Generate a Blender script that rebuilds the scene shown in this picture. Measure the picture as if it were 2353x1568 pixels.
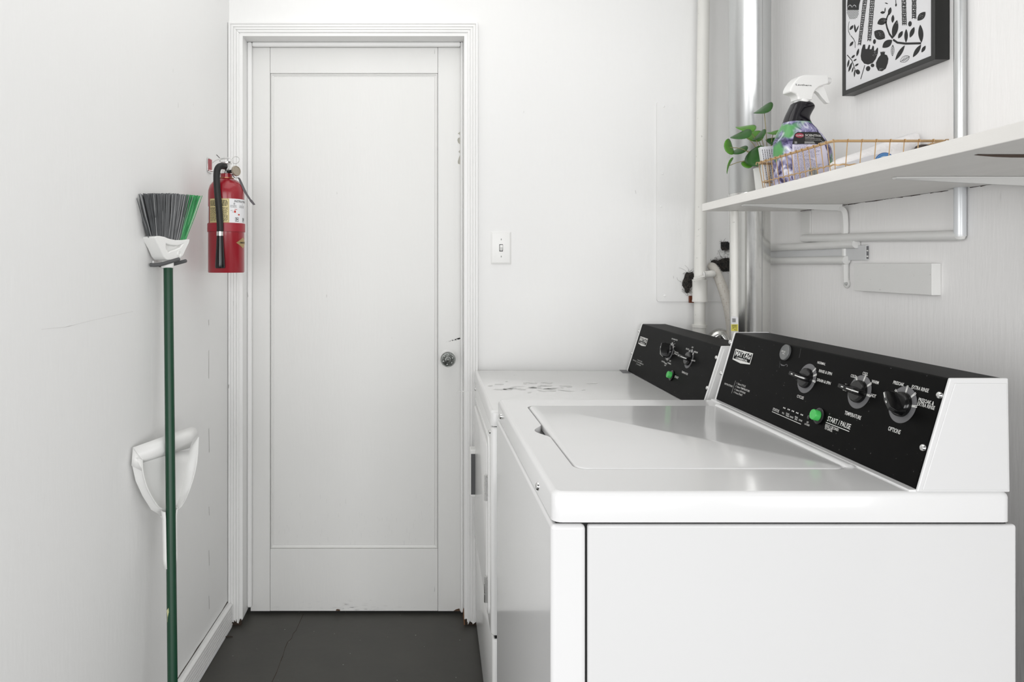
import bpy, bmesh, math, random
from mathutils import Vector, Matrix
random.seed(7)
R = math.radians
for o in list(bpy.data.objects):
    bpy.data.objects.remove(o)
SC = bpy.context.scene
COL = SC.collection

# ------------------------------------------------------------------ camera
F, CX, CY, CZ = 1587.0, 960.0, 608.0, 1.261       # focal length in pixels, vanishing point, eye height
cam_d = bpy.data.cameras.new('camera')
cam_d.sensor_fit = 'HORIZONTAL'
cam_d.sensor_width = 36.0
cam_d.lens = F / 2353 * 36.0
cam_d.shift_x = (1176.5 - CX) / 2353
cam_d.shift_y = -(784 - CY) / 2353
cam_d.clip_start = 0.02
cam = bpy.data.objects.new('camera', cam_d)
cam.location = (0, 0, CZ)
cam.rotation_euler = (R(90), 0, 0)
COL.objects.link(cam)
SC.camera = cam

# ------------------------------------------------------------------ light
world = bpy.data.worlds.new('world')
SC.world = world
world.use_nodes = True
bg = world.node_tree.nodes['Background']
bg.inputs[0].default_value = (0.98, 0.99, 1.0, 1)
bg.inputs[1].default_value = 0.15


def area(name, loc, rot, sx, sy, power, col, spread=180):
    d = bpy.data.lights.new(name, 'AREA')
    d.shape = 'RECTANGLE'
    d.size, d.size_y = sx, sy
    d.energy = power
    d.color = col
    d.spread = R(spread)
    o = bpy.data.objects.new(name, d)
    o.location = loc
    o.rotation_euler = rot
    COL.objects.link(o)
    return o


# the nook opens behind the photographer onto a bright garage forecourt (world light); two added side fills; ceiling lamps inside
area('daylight_and_fill', (-0.3, -6.0, 1.35), (R(90), 0, 0), 5.0, 3.0, 272, (1.0, 1.0, 1.0))
area('daylight_and_fill', (-5.5, -3.6, 1.45), (R(90), 0, R(-55)), 5.0, 3.0, 240, (1.0, 1.0, 1.0))  # added fill from behind left to lift the right wall, no known source
area('daylight_and_fill', (5.0, -4.2, 1.45), (R(90), 0, R(50)), 5.0, 3.0, 215, (1.0, 1.0, 1.0))  # matching invented fill from behind right, brightens the left wall
area('ceiling_lamp_light', (-0.02, 1.35, 2.43), (0, 0, 0), 1.0, 1.7, 6.4, (1.0, 0.99, 0.975))

SC.view_settings.view_transform = 'Standard'
SC.view_settings.look = 'None'
SC.view_settings.gamma = 1.0
SC.view_settings.use_curve_mapping = False
SC.view_settings.exposure = 0.0


# ------------------------------------------------------------------ helpers
def S(r, g, b):
    def f(c):
        c /= 255.0
        return c / 12.92 if c <= 0.04045 else ((c + 0.055) / 1.055) ** 2.4
    return (f(r), f(g), f(b))


MATS = {}


def M(name, col, rough=0.5, metal=0.0, var=0.0, vscale=4.0, bump=0.0, bscale=60.0, stretch=(1, 1, 1),
      specks=0.0, sscale=90.0, scol=(0.12, 0.11, 0.10), sthr=0.72, coat=0.0, emit=0.0, alpha=1.0, spec=0.5, trans=0.0, rvar=0.0):
    m = bpy.data.materials.new(name)
    m.use_nodes = True
    nt = m.node_tree
    N, L = nt.nodes, nt.links
    p = N['Principled BSDF']
    p.inputs['Base Color'].default_value = (*col, 1)
    p.inputs['Roughness'].default_value = rough
    p.inputs['Metallic'].default_value = metal
    p.inputs['Specular IOR Level'].default_value = spec
    p.inputs['Coat Weight'].default_value = coat
    p.inputs['Coat Roughness'].default_value = 0.08
    p.inputs['Transmission Weight'].default_value = trans
    p.inputs['Alpha'].default_value = alpha
    tc = N.new('ShaderNodeTexCoord')
    mp = N.new('ShaderNodeMapping')
    mp.inputs['Scale'].default_value = stretch
    L.new(tc.outputs['Object'], mp.inputs['Vector'])
    n1 = N.new('ShaderNodeTexNoise')
    n1.inputs['Scale'].default_value = vscale
    n1.inputs['Detail'].default_value = 4
    L.new(mp.outputs[0], n1.inputs['Vector'])
    mx = N.new('ShaderNodeMix')
    mx.data_type = 'RGBA'
    mx.inputs['A'].default_value = (*[c * (1 - var) for c in col], 1)
    mx.inputs['B'].default_value = (*[min(1, c * (1 + var)) for c in col], 1)
    L.new(n1.outputs['Fac'], mx.inputs['Factor'])
    out = mx.outputs['Result']
    if specks > 0:
        n2 = N.new('ShaderNodeTexNoise')
        n2.inputs['Scale'].default_value = sscale
        n2.inputs['Detail'].default_value = 2
        L.new(mp.outputs[0], n2.inputs['Vector'])
        cr = N.new('ShaderNodeValToRGB')
        cr.color_ramp.elements[0].position = sthr
        cr.color_ramp.elements[1].position = sthr + 0.03
        cr.color_ramp.elements[0].color = (0, 0, 0, 1)
        cr.color_ramp.elements[1].color = (specks, specks, specks, 1)
        L.new(n2.outputs['Fac'], cr.inputs[0])
        m2 = N.new('ShaderNodeMix')
        m2.data_type = 'RGBA'
        m2.inputs['B'].default_value = (*scol, 1)
        L.new(cr.outputs[0], m2.inputs['Factor'])
        L.new(out, m2.inputs['A'])
        out = m2.outputs['Result']
    L.new(out, p.inputs['Base Color'])
    if rvar > 0:
        mr = N.new('ShaderNodeMapRange')
        mr.inputs['To Min'].default_value = max(0.02, rough - rvar)
        mr.inputs['To Max'].default_value = rough + rvar
        L.new(n1.outputs['Fac'], mr.inputs['Value'])
        L.new(mr.outputs[0], p.inputs['Roughness'])
    if bump > 0:
        n3 = N.new('ShaderNodeTexNoise')
        n3.inputs['Scale'].default_value = bscale
        n3.inputs['Detail'].default_value = 5
        L.new(mp.outputs[0], n3.inputs['Vector'])
        b = N.new('ShaderNodeBump')
        b.inputs['Strength'].default_value = bump
        b.inputs['Distance'].default_value = 0.004
        L.new(n3.outputs['Fac'], b.inputs['Height'])
        L.new(b.outputs[0], p.inputs['Normal'])
    if emit > 0:
        p.inputs['Emission Color'].default_value = (*col, 1)
        p.inputs['Emission Strength'].default_value = emit
    MATS[name] = m
    return m


wall_m = M('wall_paint', S(243, 243, 242), 0.62, var=0.012, vscale=2.5, bump=0.16, bscale=70, stretch=(1, 1, 0.25), specks=0.3, sscale=70, sthr=0.775)
wallr_m = M('wall_paint_brushed', S(243, 242, 241), 0.6, var=0.015, vscale=3, bump=0.2, bscale=110, stretch=(1, 1, 0.12), specks=0.3, sscale=45, sthr=0.765)
door_m = M('door_paint', S(232, 232, 230), 0.45, var=0.02, vscale=5, bump=0.12, bscale=90, stretch=(1, 1, 0.2), specks=0.35, sscale=85, sthr=0.768)
trim_m = M('trim_paint', S(242, 242, 241), 0.42, var=0.015, vscale=6, bump=0.1, bscale=80, stretch=(1, 1, 0.2), specks=0.5, sscale=70, sthr=0.765)
ceil_m = M('ceiling_paint', S(243, 243, 242), 0.7, var=0.01, bump=0.05)
floor_m = M('painted_concrete', S(68, 67, 63), 0.45, var=0.34, vscale=9, bump=0.12, bscale=35, specks=0.55, sscale=75, scol=(0.55, 0.55, 0.52), sthr=0.745, rvar=0.08)
bare_m = M('bare_wood', S(92, 70, 54), 0.85, var=0.35, vscale=40, bump=0.4, bscale=120)
dirt_m = M('dirt', S(58, 47, 38), 0.95, var=0.4, vscale=60)
scuff2_m = M('faint_scratch', S(222, 221, 219), 0.7, var=0.1, vscale=60)
greybrown_m = M('grey_brown', S(140, 136, 128), 0.9, var=0.35, vscale=50)
enamel_m = M('white_enamel', S(238, 238, 238), 0.2, var=0.004, vscale=2, coat=0.35)
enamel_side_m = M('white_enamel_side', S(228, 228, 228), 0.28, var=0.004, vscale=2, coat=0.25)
dryer_m = M('dryer_enamel', S(240, 240, 239), 0.25, var=0.02, vscale=9, specks=0.25, sscale=60, sthr=0.75, coat=0.2)
gap_m = M('dark_interior', S(30, 30, 30), 0.9, var=0.1)
black_m = M('black_panel', S(7, 7, 7), 0.5, var=0.15, vscale=30, specks=0.3, sscale=180, scol=(0.35, 0.35, 0.35), sthr=0.735, spec=0.08)
blackg_m = M('black_gloss', S(12, 12, 13), 0.18, var=0.1)
rubber_m = M('black_rubber', S(20, 20, 20), 0.5, var=0.2, vscale=40, bump=0.15, bscale=90)
print_m = M('white_print', S(225, 225, 222), 0.6, var=0.01)
greyp_m = M('grey_print', S(104, 104, 106), 0.5, var=0.03)
chrome_m = M('chrome', (0.75, 0.75, 0.74), 0.16, 1.0, var=0.05, vscale=30)
steel_m = M('galvanized_steel', (0.58, 0.59, 0.59), 0.3, 1.0, var=0.05, vscale=60, stretch=(1, 1, 0.2), specks=0.2, sscale=260, scol=(0.4, 0.4, 0.4), sthr=0.68, rvar=0.03)
steelp_m = M('dusty_galvanized', (0.72, 0.72, 0.70), 0.2, 0.95, var=0.06, vscale=60, stretch=(1, 1, 0.2), specks=0.3, sscale=220, scol=(0.38, 0.37, 0.34), sthr=0.66, rvar=0.04)
whitepl_m = M('white_plastic', S(240, 240, 238), 0.35, var=0.01)
pipe_m = M('white_pipe', S(232, 231, 226), 0.4, var=0.03, vscale=14, specks=0.35, sscale=80, sthr=0.72)
pipe2_m = M('painted_pipe', S(228, 228, 226), 0.45, var=0.03, vscale=14, bump=0.1, bscale=70, specks=0.3, sscale=80, sthr=0.73)
greyw_m = M('grey_painted_channel', S(206, 207, 208), 0.5, var=0.03, vscale=15, bump=0.1)
hose_m = M('ribbed_hose', S(214, 210, 202), 0.5, var=0.05, vscale=18, specks=0.4, sscale=170, scol=(0.42, 0.34, 0.26), sthr=0.62)
hair_m = M('dark_insulation', S(84, 79, 74), 0.95, var=0.4, vscale=120)
copper_m = M('old_copper', S(120, 66, 44), 0.5, 0.6, var=0.3, vscale=60)
green_m = M('dark_green_pole', S(5, 62, 39), 0.38, var=0.06, vscale=20)
greenb_m = M('green_bristle', S(36, 140, 74), 0.45, var=0.2, vscale=40)
greyb_m = M('grey_bristle', S(80, 82, 84), 0.4, var=0.4, vscale=40)
greyh_m = M('grey_rubber_hook', S(88, 89, 90), 0.6, var=0.05)
red_m = M('red_enamel', S(150, 20, 36), 0.28, var=0.04, vscale=20, coat=0.3)
reds_m = M('red_strap', S(158, 32, 48), 0.4, var=0.04)
cream_m = M('cream_label', S(222, 206, 150), 0.5, var=0.03)
ink_m = M('black_ink', S(26, 26, 26), 0.6, var=0.05)
redink_m = M('red_ink', S(196, 60, 48), 0.6, var=0.05)
brass_m = M('brass_wire', S(196, 164, 122), 0.35, 0.6, var=0.06, vscale=50)
paper_m = M('paper', S(236, 236, 238), 0.7, var=0.008)
frame_m = M('black_frame', S(34, 34, 33), 0.4, var=0.06)
leafl_m = M('light_leaf', S(84, 140, 44), 0.4, var=0.22, vscale=60)
leafd_m = M('dark_leaf', S(44, 92, 34), 0.4, var=0.25, vscale=60)
stem_m = M('plant_stem', S(150, 140, 96), 0.5, var=0.1)
pouch_m = M('white_pouch', S(238, 236, 236), 0.45, var=0.02, vscale=40, bump=0.5, bscale=120)
pouchg_m = M('pouch_grey', S(206, 207, 212), 0.4, var=0.02)
blue_m = M('blue_print', S(92, 146, 200), 0.5, var=0.02)
blued_m = M('dark_blue_print', S(52, 92, 150), 0.5, var=0.02)
brown_m = M('dark_brown_plastic', S(60, 50, 42), 0.45, var=0.05)
greenbtn_m = M('green_button', S(74, 190, 92), 0.35, var=0.03)
yellow_m = M('yellow_tag', S(230, 220, 96), 0.5, var=0.03)
knob_m = M('aged_nickel', (0.20, 0.21, 0.20), 0.32, 1.0, var=0.4, vscale=110, bump=0.3, bscale=160)
chip_m = M('paint_chip', S(178, 176, 166), 0.7, var=0.1, vscale=60)
scuff_m = M('scuff_grey', S(220, 220, 219), 0.5, var=0.03, vscale=40)
tag_m = M('grey_strap', S(84, 80, 84), 0.5, var=0.1)


def at(px, py, Y):
    return Vector(((px - CX) * Y / F, Y, CZ - (py - CY) * Y / F))


XW = 1.13                                             # right wall
YB = 2.425                                            # back wall
LX0, LK = -0.662, 0.044                               # left wall: x at the back corner, slant


def lwx(Y):
    return LX0 - LK * (YB - Y)


def onR(px, py, off=0.0):
    return at(px, py, F * (XW - off) / (px - CX))


def onL(px, py, off=0.0):
    q = (px - CX) / F                                # X = q*Y ;  X = LX0+off-LK*YB+LK*Y
    Y = (LX0 + off - LK * YB) / (q - LK)
    return at(px, py, Y)


def onZ(px, py, z):
    return at(px, py, (CZ - z) * F / (py - CY))


class MB:
    def __init__(s):
        s.v, s.f = [], []

    def add(s, vs, fs):
        k = len(s.v)
        s.v += [Vector(v) for v in vs]
        s.f += [tuple(i + k for i in f) for f in fs]
        return s

    def box(s, a, b):
        x0, y0, z0 = a
        x1, y1, z1 = b
        return s.add([(x0, y0, z0), (x1, y0, z0), (x1, y1, z0), (x0, y1, z0), (x0, y0, z1), (x1, y0, z1), (x1, y1, z1), (x0, y1, z1)],
                     [(0, 3, 2, 1), (4, 5, 6, 7), (0, 1, 5, 4), (1, 2, 6, 5), (2, 3, 7, 6), (3, 0, 4, 7)])

    def prism(s, poly, d):
        n = len(poly)
        d = Vector(d)
        vs = [Vector(p) for p in poly] + [Vector(p) + d for p in poly]
        fs = [tuple(range(n))[::-1], tuple(range(n, 2 * n))] + [(i, (i + 1) % n, n + (i + 1) % n, n + i) for i in range(n)]
        return s.add(vs, fs)

    def loops(s, loops, close=True, cap0=True, cap1=True):
        n = len(loops[0])
        vs = [p for l in loops for p in l]
        fs = []
        for j in range(len(loops) - 1):
            for i in range(n if close else n - 1):
                k = (i + 1) % n
                fs.append((j * n + i, j * n + k, (j + 1) * n + k, (j + 1) * n + i))
        if cap0:
            fs.append(tuple(range(n))[::-1])
        if cap1:
            fs.append(tuple(range((len(loops) - 1) * n, len(loops) * n)))
        return s.add(vs, fs)

    def tube(s, path, r, n=10, caps=True, closed=False):
        path = [Vector(p) for p in path]
        rs = r if isinstance(r, (list, tuple)) else [r] * len(path)
        m = len(path)
        ls, prev = [], None
        for i, p in enumerate(path):
            if closed:
                t = (path[(i + 1) % m] - path[i - 1]).normalized()
            else:
                t = (path[min(i + 1, m - 1)] - path[max(i - 1, 0)]).normalized()
            if prev is None:
                a = Vector((0, 0, 1)) if abs(t.z) < 0.9 else Vector((1, 0, 0))
            else:
                a = prev
            x = (a - t * a.dot(t)).normalized()
            prev = x
            y = t.cross(x)
            ls.append([p + (x * math.cos(2 * math.pi * k / n) + y * math.sin(2 * math.pi * k / n)) * rs[i] for k in range(n)])
        if closed:
            ls.append(ls[0])
            return s.loops(ls, True, False, False)
        return s.loops(ls, True, caps, caps)

    def lathe(s, prof, c, axis=(0, 0, 1), n=32, caps=True):
        c = Vector(c)
        ax = Vector(axis).normalized()
        a = Vector((1, 0, 0)) if abs(ax.x) < 0.9 else Vector((0, 1, 0))
        x = (a - ax * a.dot(ax)).normalized()
        y = ax.cross(x)
        return s.loops([[c + ax * h + (x * math.cos(2 * math.pi * k / n) + y * math.sin(2 * math.pi * k / n)) * max(r, 1e-4) for k in range(n)] for r, h in prof], True, caps, caps)

    def build(s, name, mat, parent=None, smooth=False, bevel=0.0, segs=2, ang=35, kind=None, label=None, cat=None, group=None, weld=False, recalc=True):
        bm = bmesh.new()
        vs = [bm.verts.new(v) for v in s.v]
        for f in s.f:
            try:
                bm.faces.new([vs[i] for i in f])
            except ValueError:
                pass
        if weld:
            bmesh.ops.remove_doubles(bm, verts=bm.verts, dist=1e-5)
        if recalc:
            bmesh.ops.recalc_face_normals(bm, faces=bm.faces)
        lo = Vector([min(v[i] for v in s.v) for i in range(3)])
        hi = Vector([max(v[i] for v in s.v) for i in range(3)])
        c = Vector(((lo.x + hi.x) / 2, (lo.y + hi.y) / 2, lo.z))
        bmesh.ops.translate(bm, verts=bm.verts, vec=-c)
        me = bpy.data.meshes.new(name)
        bm.to_mesh(me)
        bm.free()
        return finish(name, me, c, mat, parent, smooth, bevel, segs, ang, kind, label, cat, group)


def finish(name, me, c, mat, parent=None, smooth=False, bevel=0.0, segs=2, ang=35, kind=None, label=None, cat=None, group=None):
    me.materials.append(mat)
    if smooth or bevel:
        me.shade_smooth()
        me.set_sharp_from_angle(angle=R(ang))
    o = bpy.data.objects.new(name, me)
    o.location = c
    COL.objects.link(o)
    if bevel:
        b = o.modifiers.new('bevel', 'BEVEL')
        b.width = bevel
        b.segments = segs
        b.limit_method = 'ANGLE'
        b.angle_limit = R(30)
        b.harden_normals = True
    if parent is not None:
        o.parent = parent
        o.matrix_parent_inverse = wm(parent).inverted()
    tag(o, label, cat, group, kind)
    return o


def wm(o):
    m = Matrix.Translation(o.location)
    return (wm(o.parent) @ o.matrix_parent_inverse @ m) if o.parent else m


def tag(o, label=None, cat=None, group=None, kind=None):
    if label:
        o['label'] = label
    if cat:
        o['category'] = cat
    if group:
        o['group'] = group
    if kind:
        o['kind'] = kind
    return o


def thing(name, label, cat, loc, group=None):
    o = bpy.data.objects.new(name, None)
    o.empty_display_size = 0.05
    o.location = loc
    COL.objects.link(o)
    return tag(o, label, cat, group)


def struct(name, loc):
    o = bpy.data.objects.new(name, None)
    o.location = loc
    COL.objects.link(o)
    o['kind'] = 'structure'
    return o


def rrect(x0, y0, x1, y1, r, n=5):
    pts = []
    for cx, cy, a0 in ((x1 - r, y1 - r, 0), (x0 + r, y1 - r, 90), (x0 + r, y0 + r, 180), (x1 - r, y0 + r, 270)):
        for k in range(n + 1):
            a = R(a0 + 90 * k / n)
            pts.append((cx + r * math.cos(a), cy + r * math.sin(a)))
    return pts


def bez(p, n=8):
    """Catmull-Rom through the points p."""
    p = [Vector(q) for q in p]
    out = []
    for i in range(len(p) - 1):
        a, b, c, d = p[max(i - 1, 0)], p[i], p[i + 1], p[min(i + 2, len(p) - 1)]
        for k in range(n):
            t = k / n
            out.append(0.5 * ((2 * b) + (c - a) * t + (2 * a - 5 * b + 4 * c - d) * t * t + (3 * b - a - 3 * c + d) * t ** 3))
    out.append(p[-1])
    return out


# ---- flat print and lettering -------------------------------------------------
_txt = {}


def text_data(s, bold=0.0):
    key = (s, bold)
    if key not in _txt:
        cu = bpy.data.curves.new('t', 'FONT')
        cu.body = s
        cu.resolution_u = 2
        cu.offset = bold
        ob = bpy.data.objects.new('t', cu)
        COL.objects.link(ob)
        bpy.context.view_layer.update()
        me = bpy.data.meshes.new_from_object(ob.evaluated_get(bpy.context.evaluated_depsgraph_get()))
        vs = [(v.co.x, v.co.y) for v in me.vertices]
        fs = [tuple(p.vertices) for p in me.polygons]
        bpy.data.objects.remove(ob)
        bpy.data.curves.remove(cu)
        bpy.data.meshes.remove(me)
        x0 = min(v[0] for v in vs)
        x1 = max(v[0] for v in vs)
        _txt[key] = ([(x - x0, y) for x, y in vs], fs, x1 - x0)
    return _txt[key]


CAP = 0.69


class Panel:
    """A flat face: a runs to the reader's right, b up, e out of the face."""
    def __init__(s, O, u, v, pivot=None, yaw=0.0):
        s.O, s.u, s.v = Vector(O), Vector(u).normalized(), Vector(v).normalized()
        s.n = s.u.cross(s.v).normalized()
        s.pivot, s.yaw = Vector(pivot or (0, 0, 0)), yaw

    def pt(s, a, b, e=0.0):
        return s.O + s.u * a + s.v * b + s.n * e

    def ab(s, px, py):
        rot = Matrix.Rotation(s.yaw, 3, 'Z')
        O = rot @ (s.O - s.pivot) + s.pivot
        u, v, n = rot @ s.u, rot @ s.v, rot @ s.n
        d = Vector(((px - CX) / F, 1, -(py - CY) / F))
        c = Vector((0, 0, CZ))
        t = (O - c).dot(n) / d.dot(n)
        p = c + d * t - O
        return p.dot(u), p.dot(v)


class Wrap:
    """A round face: a runs along the arc."""
    def __init__(s, C, r):
        s.C, s.r = Vector(C), r
        c = Vector((-C[0], -C[1]))
        c.normalize()
        s.c, s.t = c, Vector((-c.y, c.x))
        s.sc = F / C[1]
        s.px0 = CX + C[0] * s.sc

    def pt(s, a, b, e=0.0):
        g = a / s.r
        d = s.c * math.cos(g) + s.t * math.sin(g)
        return Vector((s.C.x + d.x * (s.r + e), s.C.y + d.y * (s.r + e), b))

    def ab(s, px, py):
        q = max(-0.99, min(0.99, (px - s.px0) / (s.r * s.sc)))
        return s.r * math.asin(q), CZ - (py - CY) * (s.C.y - s.r * 0.8) / F


class Ink:
    def __init__(s, panel, e=0.0004):
        s.p, s.e, s.m = panel, e, MB()

    def text(s, t, L, Rr, h, bold=0.01):
        vs, fs, w = text_data(t, bold)
        a0, b0 = s.p.ab(*L)
        a1, b1 = s.p.ab(*Rr)
        b = (b0 + b1) / 2
        k = (a1 - a0) / w
        s.m.add([s.p.pt(a0 + x * k, b + y * h / CAP, s.e) for x, y in vs], fs)
        return s

    def text_ab(s, t, a, b, w_, h, bold=0.01):
        vs, fs, w = text_data(t, bold)
        s.m.add([s.p.pt(a + x * w_ / w, b + y * h / CAP, s.e) for x, y in vs], fs)
        return s

    def poly(s, pts, e=None):
        s.m.add([s.p.pt(*s.p.ab(*q), s.e if e is None else e) for q in pts], [tuple(range(len(pts)))])
        return s

    def poly_ab(s, pts, e=None):
        s.m.add([s.p.pt(*q, s.e if e is None else e) for q in pts], [tuple(range(len(pts)))])
        return s

    def grid_ab(s, a0, b0, a1, b1, n=8, e=None):
        e = s.e if e is None else e
        vs = [s.p.pt(a0 + (a1 - a0) * i / n, b, e) for i in range(n + 1) for b in (b0, b1)]
        s.m.add(vs, [(2 * i, 2 * i + 2, 2 * i + 3, 2 * i + 1) for i in range(n)])
        return s

    def stroke_ab(s, pts, w):
        pts = [Vector(q) for q in pts]
        vs = []
        for i, q in enumerate(pts):
            t = (pts[min(i + 1, len(pts) - 1)] - pts[max(i - 1, 0)]).normalized()
            nn = Vector((-t.y, t.x)) * (w[i] if isinstance(w, list) else w) / 2
            vs += [s.p.pt(*(q + nn), s.e), s.p.pt(*(q - nn), s.e)]
        s.m.add(vs, [(2 * i, 2 * i + 1, 2 * i + 3, 2 * i + 2) for i in range(len(pts) - 1)])
        return s

    def stroke(s, pts, w):
        return s.stroke_ab([s.p.ab(*q) for q in pts], w)

    def ring(s, a, b, r0, r1, n=40, a0=0, a1=360):
        vs = []
        for k in range(n + 1):
            g = R(a0 + (a1 - a0) * k / n)
            for r in (r0, r1):
                vs.append(s.p.pt(a + r * math.cos(g), b + r * math.sin(g), s.e))
        s.m.add(vs, [(2 * i, 2 * i + 2, 2 * i + 3, 2 * i + 1) for i in range(n)])
        return s

    def leaf(s, p, q, w):
        """leaf shape from pixel p to pixel q, w = width / length"""
        p, q = Vector(p), Vector(q)
        d = q - p
        nn = Vector((-d.y, d.x))
        pts = []
        for k in range(13):
            t = k / 12
            pts.append(p + d * t + nn * (w / 2) * math.sin(math.pi * t) ** 0.8)
        for k in range(11, 0, -1):
            t = k / 12
            pts.append(p + d * t - nn * (w / 2) * math.sin(math.pi * t) ** 0.8)
        return s.poly([tuple(x) for x in pts])

    def blob(s, c, rx, ry, rot=0, n=20, jit=0.0):
        pts = []
        for k in range(n):
            g = 2 * math.pi * k / n
            j = 1 + random.uniform(-jit, jit)
            x, y = rx * math.cos(g) * j, ry * math.sin(g) * j
            pts.append((c[0] + x * math.cos(rot) - y * math.sin(rot), c[1] + x * math.sin(rot) + y * math.cos(rot)))
        return s.poly(pts)

    def build(s, name, mat, parent, **k):
        return s.m.build(name, mat, parent, recalc=False, **k)

    def cut(s, name, mat, parent):
        """finish the strokes so far as one part and start the next"""
        if s.m.v:
            s.m.build(name, mat, parent, recalc=False)
        s.m = MB()


def screw(c, axis, r, parent, mat=None, name='screw', slot=True):
    m = MB().lathe([(r, 0), (r, r * 0.25), (r * 0.75, r * 0.6), (r * 0.35, r * 0.75), (0.0001, r * 0.75)], c, axis, 14, caps=False)
    return m.build(name, mat or chrome_m, parent, smooth=True, ang=60)


# ================================================================== THE ROOM
YR = 0.3
YL0 = 0.75
floor = MB().box((-1.5, -0.7, -0.08), (1.5, 2.9, 0)).build('floor', floor_m, kind='structure')
crack = [onZ(x, y, 0.0004) for x, y in ((697, 1412), (688, 1432), (680, 1450), (674, 1456), (670, 1468), (661, 1476), (655, 1490), (650, 1508), (645, 1520), (636, 1545), (625, 1568), (612, 1600))]
ck = MB()
for i in range(len(crack) - 1):
    a, b = crack[i], crack[i + 1]
    w = random.uniform(0.0006, 0.0014)
    ck.add([a + Vector((w, 0, 0)), a - Vector((w, 0, 0)), b - Vector((w, 0, 0)), b + Vector((w, 0, 0))], [(0, 1, 2, 3)])
ck.build('crack', dirt_m, floor)
MB().box((-1.5, YR, 2.45), (1.4, 2.6, 2.55)).build('ceiling', ceil_m, kind='structure')
MB().prism([(lwx(YL0), YL0, 0), (lwx(YB + 0.12), YB + 0.12, 0), (lwx(YB + 0.12) - 0.1, YB + 0.12, 0), (lwx(YL0) - 0.1, YL0, 0)], (0, 0, 2.45)).build('wall_left', wall_m, kind='structure')
wall_left = bpy.data.objects['wall_left']
for pts in (((95, 757), (150, 752), (210, 737), (260, 726), (306, 716)), ((150, 752), (166, 748)), ((230, 1050), (236, 1062)), ((480, 735), (480, 748)), ((480, 805), (480, 870)), ((480, 985), (481, 1040)), ((480, 1165), (481, 1185)), ((480, 1265), (481, 1300)), ((480, 1370), (481, 1400))):
    w_ = 0.0009 if pts[0][0] == 480 else 0.00032
    m_ = MB()
    vs_ = []
    for x, y in pts:
        p = onL(x, y, 0.0004)
        vs_ += [p + Vector((0, w_ if pts[0][0] == 480 else 0, w_)), p - Vector((0, w_ if pts[0][0] == 480 else 0, w_))]
    m_.add(vs_, [(2 * i, 2 * i + 1, 2 * i + 3, 2 * i + 2) for i in range(len(pts) - 1)]).build('wall_mark', greybrown_m if pts[0][0] == 480 else scuff2_m, wall_left)
MB().box((XW, YR, 0), (XW + 0.1, YB + 0.12, 2.45)).build('wall_right', wallr_m, kind='structure')
DX0, DX1, DZ = -0.622, 0.170, 2.066                    # opening
MB().box((DX1, YB, 0), (XW, YB + 0.12, 2.45)).box((LX0 - 0.02, YB, DZ), (DX1, YB + 0.12, 2.45)).box((LX0 - 0.02, YB, 0), (DX0, YB + 0.12, DZ)).build('wall_back', wall_m, kind='structure')

# --- door casing: stepped boards, worn ragged at the floor
JYF = YB - 0.011
copper2_m = M('rotten_wood', S(132, 94, 66), 0.9, var=0.35, vscale=60)
trim = struct('trim_1', (-0.22, YB, 0))


def casing_profile(w):
    """(across 0..w from the outer edge, depth out of the wall); the reeded steps of the casing"""
    steps = 4
    body = w - 0.007
    pr = [(0.0, 0.0), (0.0, 0.019)]
    for k in range(steps):
        a0, a1 = body * k / steps, body * (k + 1) / steps
        pr += [(a0 + 0.0010, 0.0195 - 0.0008 * k), (a1 - 0.0030, 0.0195 - 0.0008 * k), (a1 - 0.0018, 0.0150 - 0.0008 * k), (a1 - 0.0002, 0.0150 - 0.0008 * k)]
    pr += [(body, 0.012), (w, 0.0115), (w, 0.0)]
    return pr


def casing_leg(xo, sgn, w, ztop, zbot):
    pr = casing_profile(w)
    rows = []
    for z in (ztop, 0.3, 0.14, 0.09):
        rows.append([Vector((xo + sgn * a, YB - d, z + (a - w if False else 0))) for a, d in pr])
    rows[0] = [Vector((xo + sgn * a, YB - d, ztop - a)) for a, d in pr]
    rows.append([Vector((xo + sgn * a, YB - d, zbot + (0.012 * random.random() if d > 0.001 else 0.03) + 0.012 * abs(math.sin(a * 190)))) for a, d in pr])
    return MB().loops(rows)


CXO_L, CXO_R, CTOP = -0.6604, 0.2095, 2.1065
casing_leg(CXO_L, 1, 0.0455, CTOP, 0.002).build('casing', trim_m, trim)
casing_leg(CXO_R, -1, 0.0445, CTOP, -0.002).build('casing', trim_m, trim)
pr = casing_profile(0.0445)
MB().loops([[Vector((CXO_L + a * 1.022, YB - d, CTOP - a)) for a, d in pr], [Vector((CXO_R - a, YB - d, CTOP - a)) for a, d in pr]]).build('casing', trim_m, trim)
# dark rotten wood behind the ragged feet, and the dark joint at the left wall
MB().box((CXO_L + 0.003, YB - 0.012, 0), (CXO_L + 0.044, YB - 0.001, 0.022)).build('rotten_foot', dirt_m, trim)
MB().box((CXO_R - 0.045, YB - 0.012, 0), (CXO_R - 0.003, YB - 0.001, 0.022)).build('rotten_foot', dirt_m, trim)
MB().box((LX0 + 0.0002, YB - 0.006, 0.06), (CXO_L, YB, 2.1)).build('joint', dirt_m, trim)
MB().prism([(0.1615, JYF, 0.0), (0.1615, JYF, 0.034), (0.1615, JYF + 0.02, 0.05), (0.1615, JYF + 0.05, 0.03), (0.1615, JYF + 0.06, 0.0)], (0.003, 0, 0)).build('bare_patch', copper2_m, trim)
JX0, JX1, JZ = -0.612, 0.1625, 2.0595
JY = YB - 0.012
jm = MB().box((DX0, JY, 0.02), (JX0, YB + 0.12, JZ + 0.007))
jm.build('jamb', trim_m, trim)
MB().box((JX1, JY, 0.02), (DX1, YB + 0.12, JZ + 0.007)).build('jamb', trim_m, trim)
MB().box((JX0, JY, JZ), (JX1, YB + 0.12, JZ + 0.007)).build('jamb', trim_m, trim)
DY = 2.490
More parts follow.
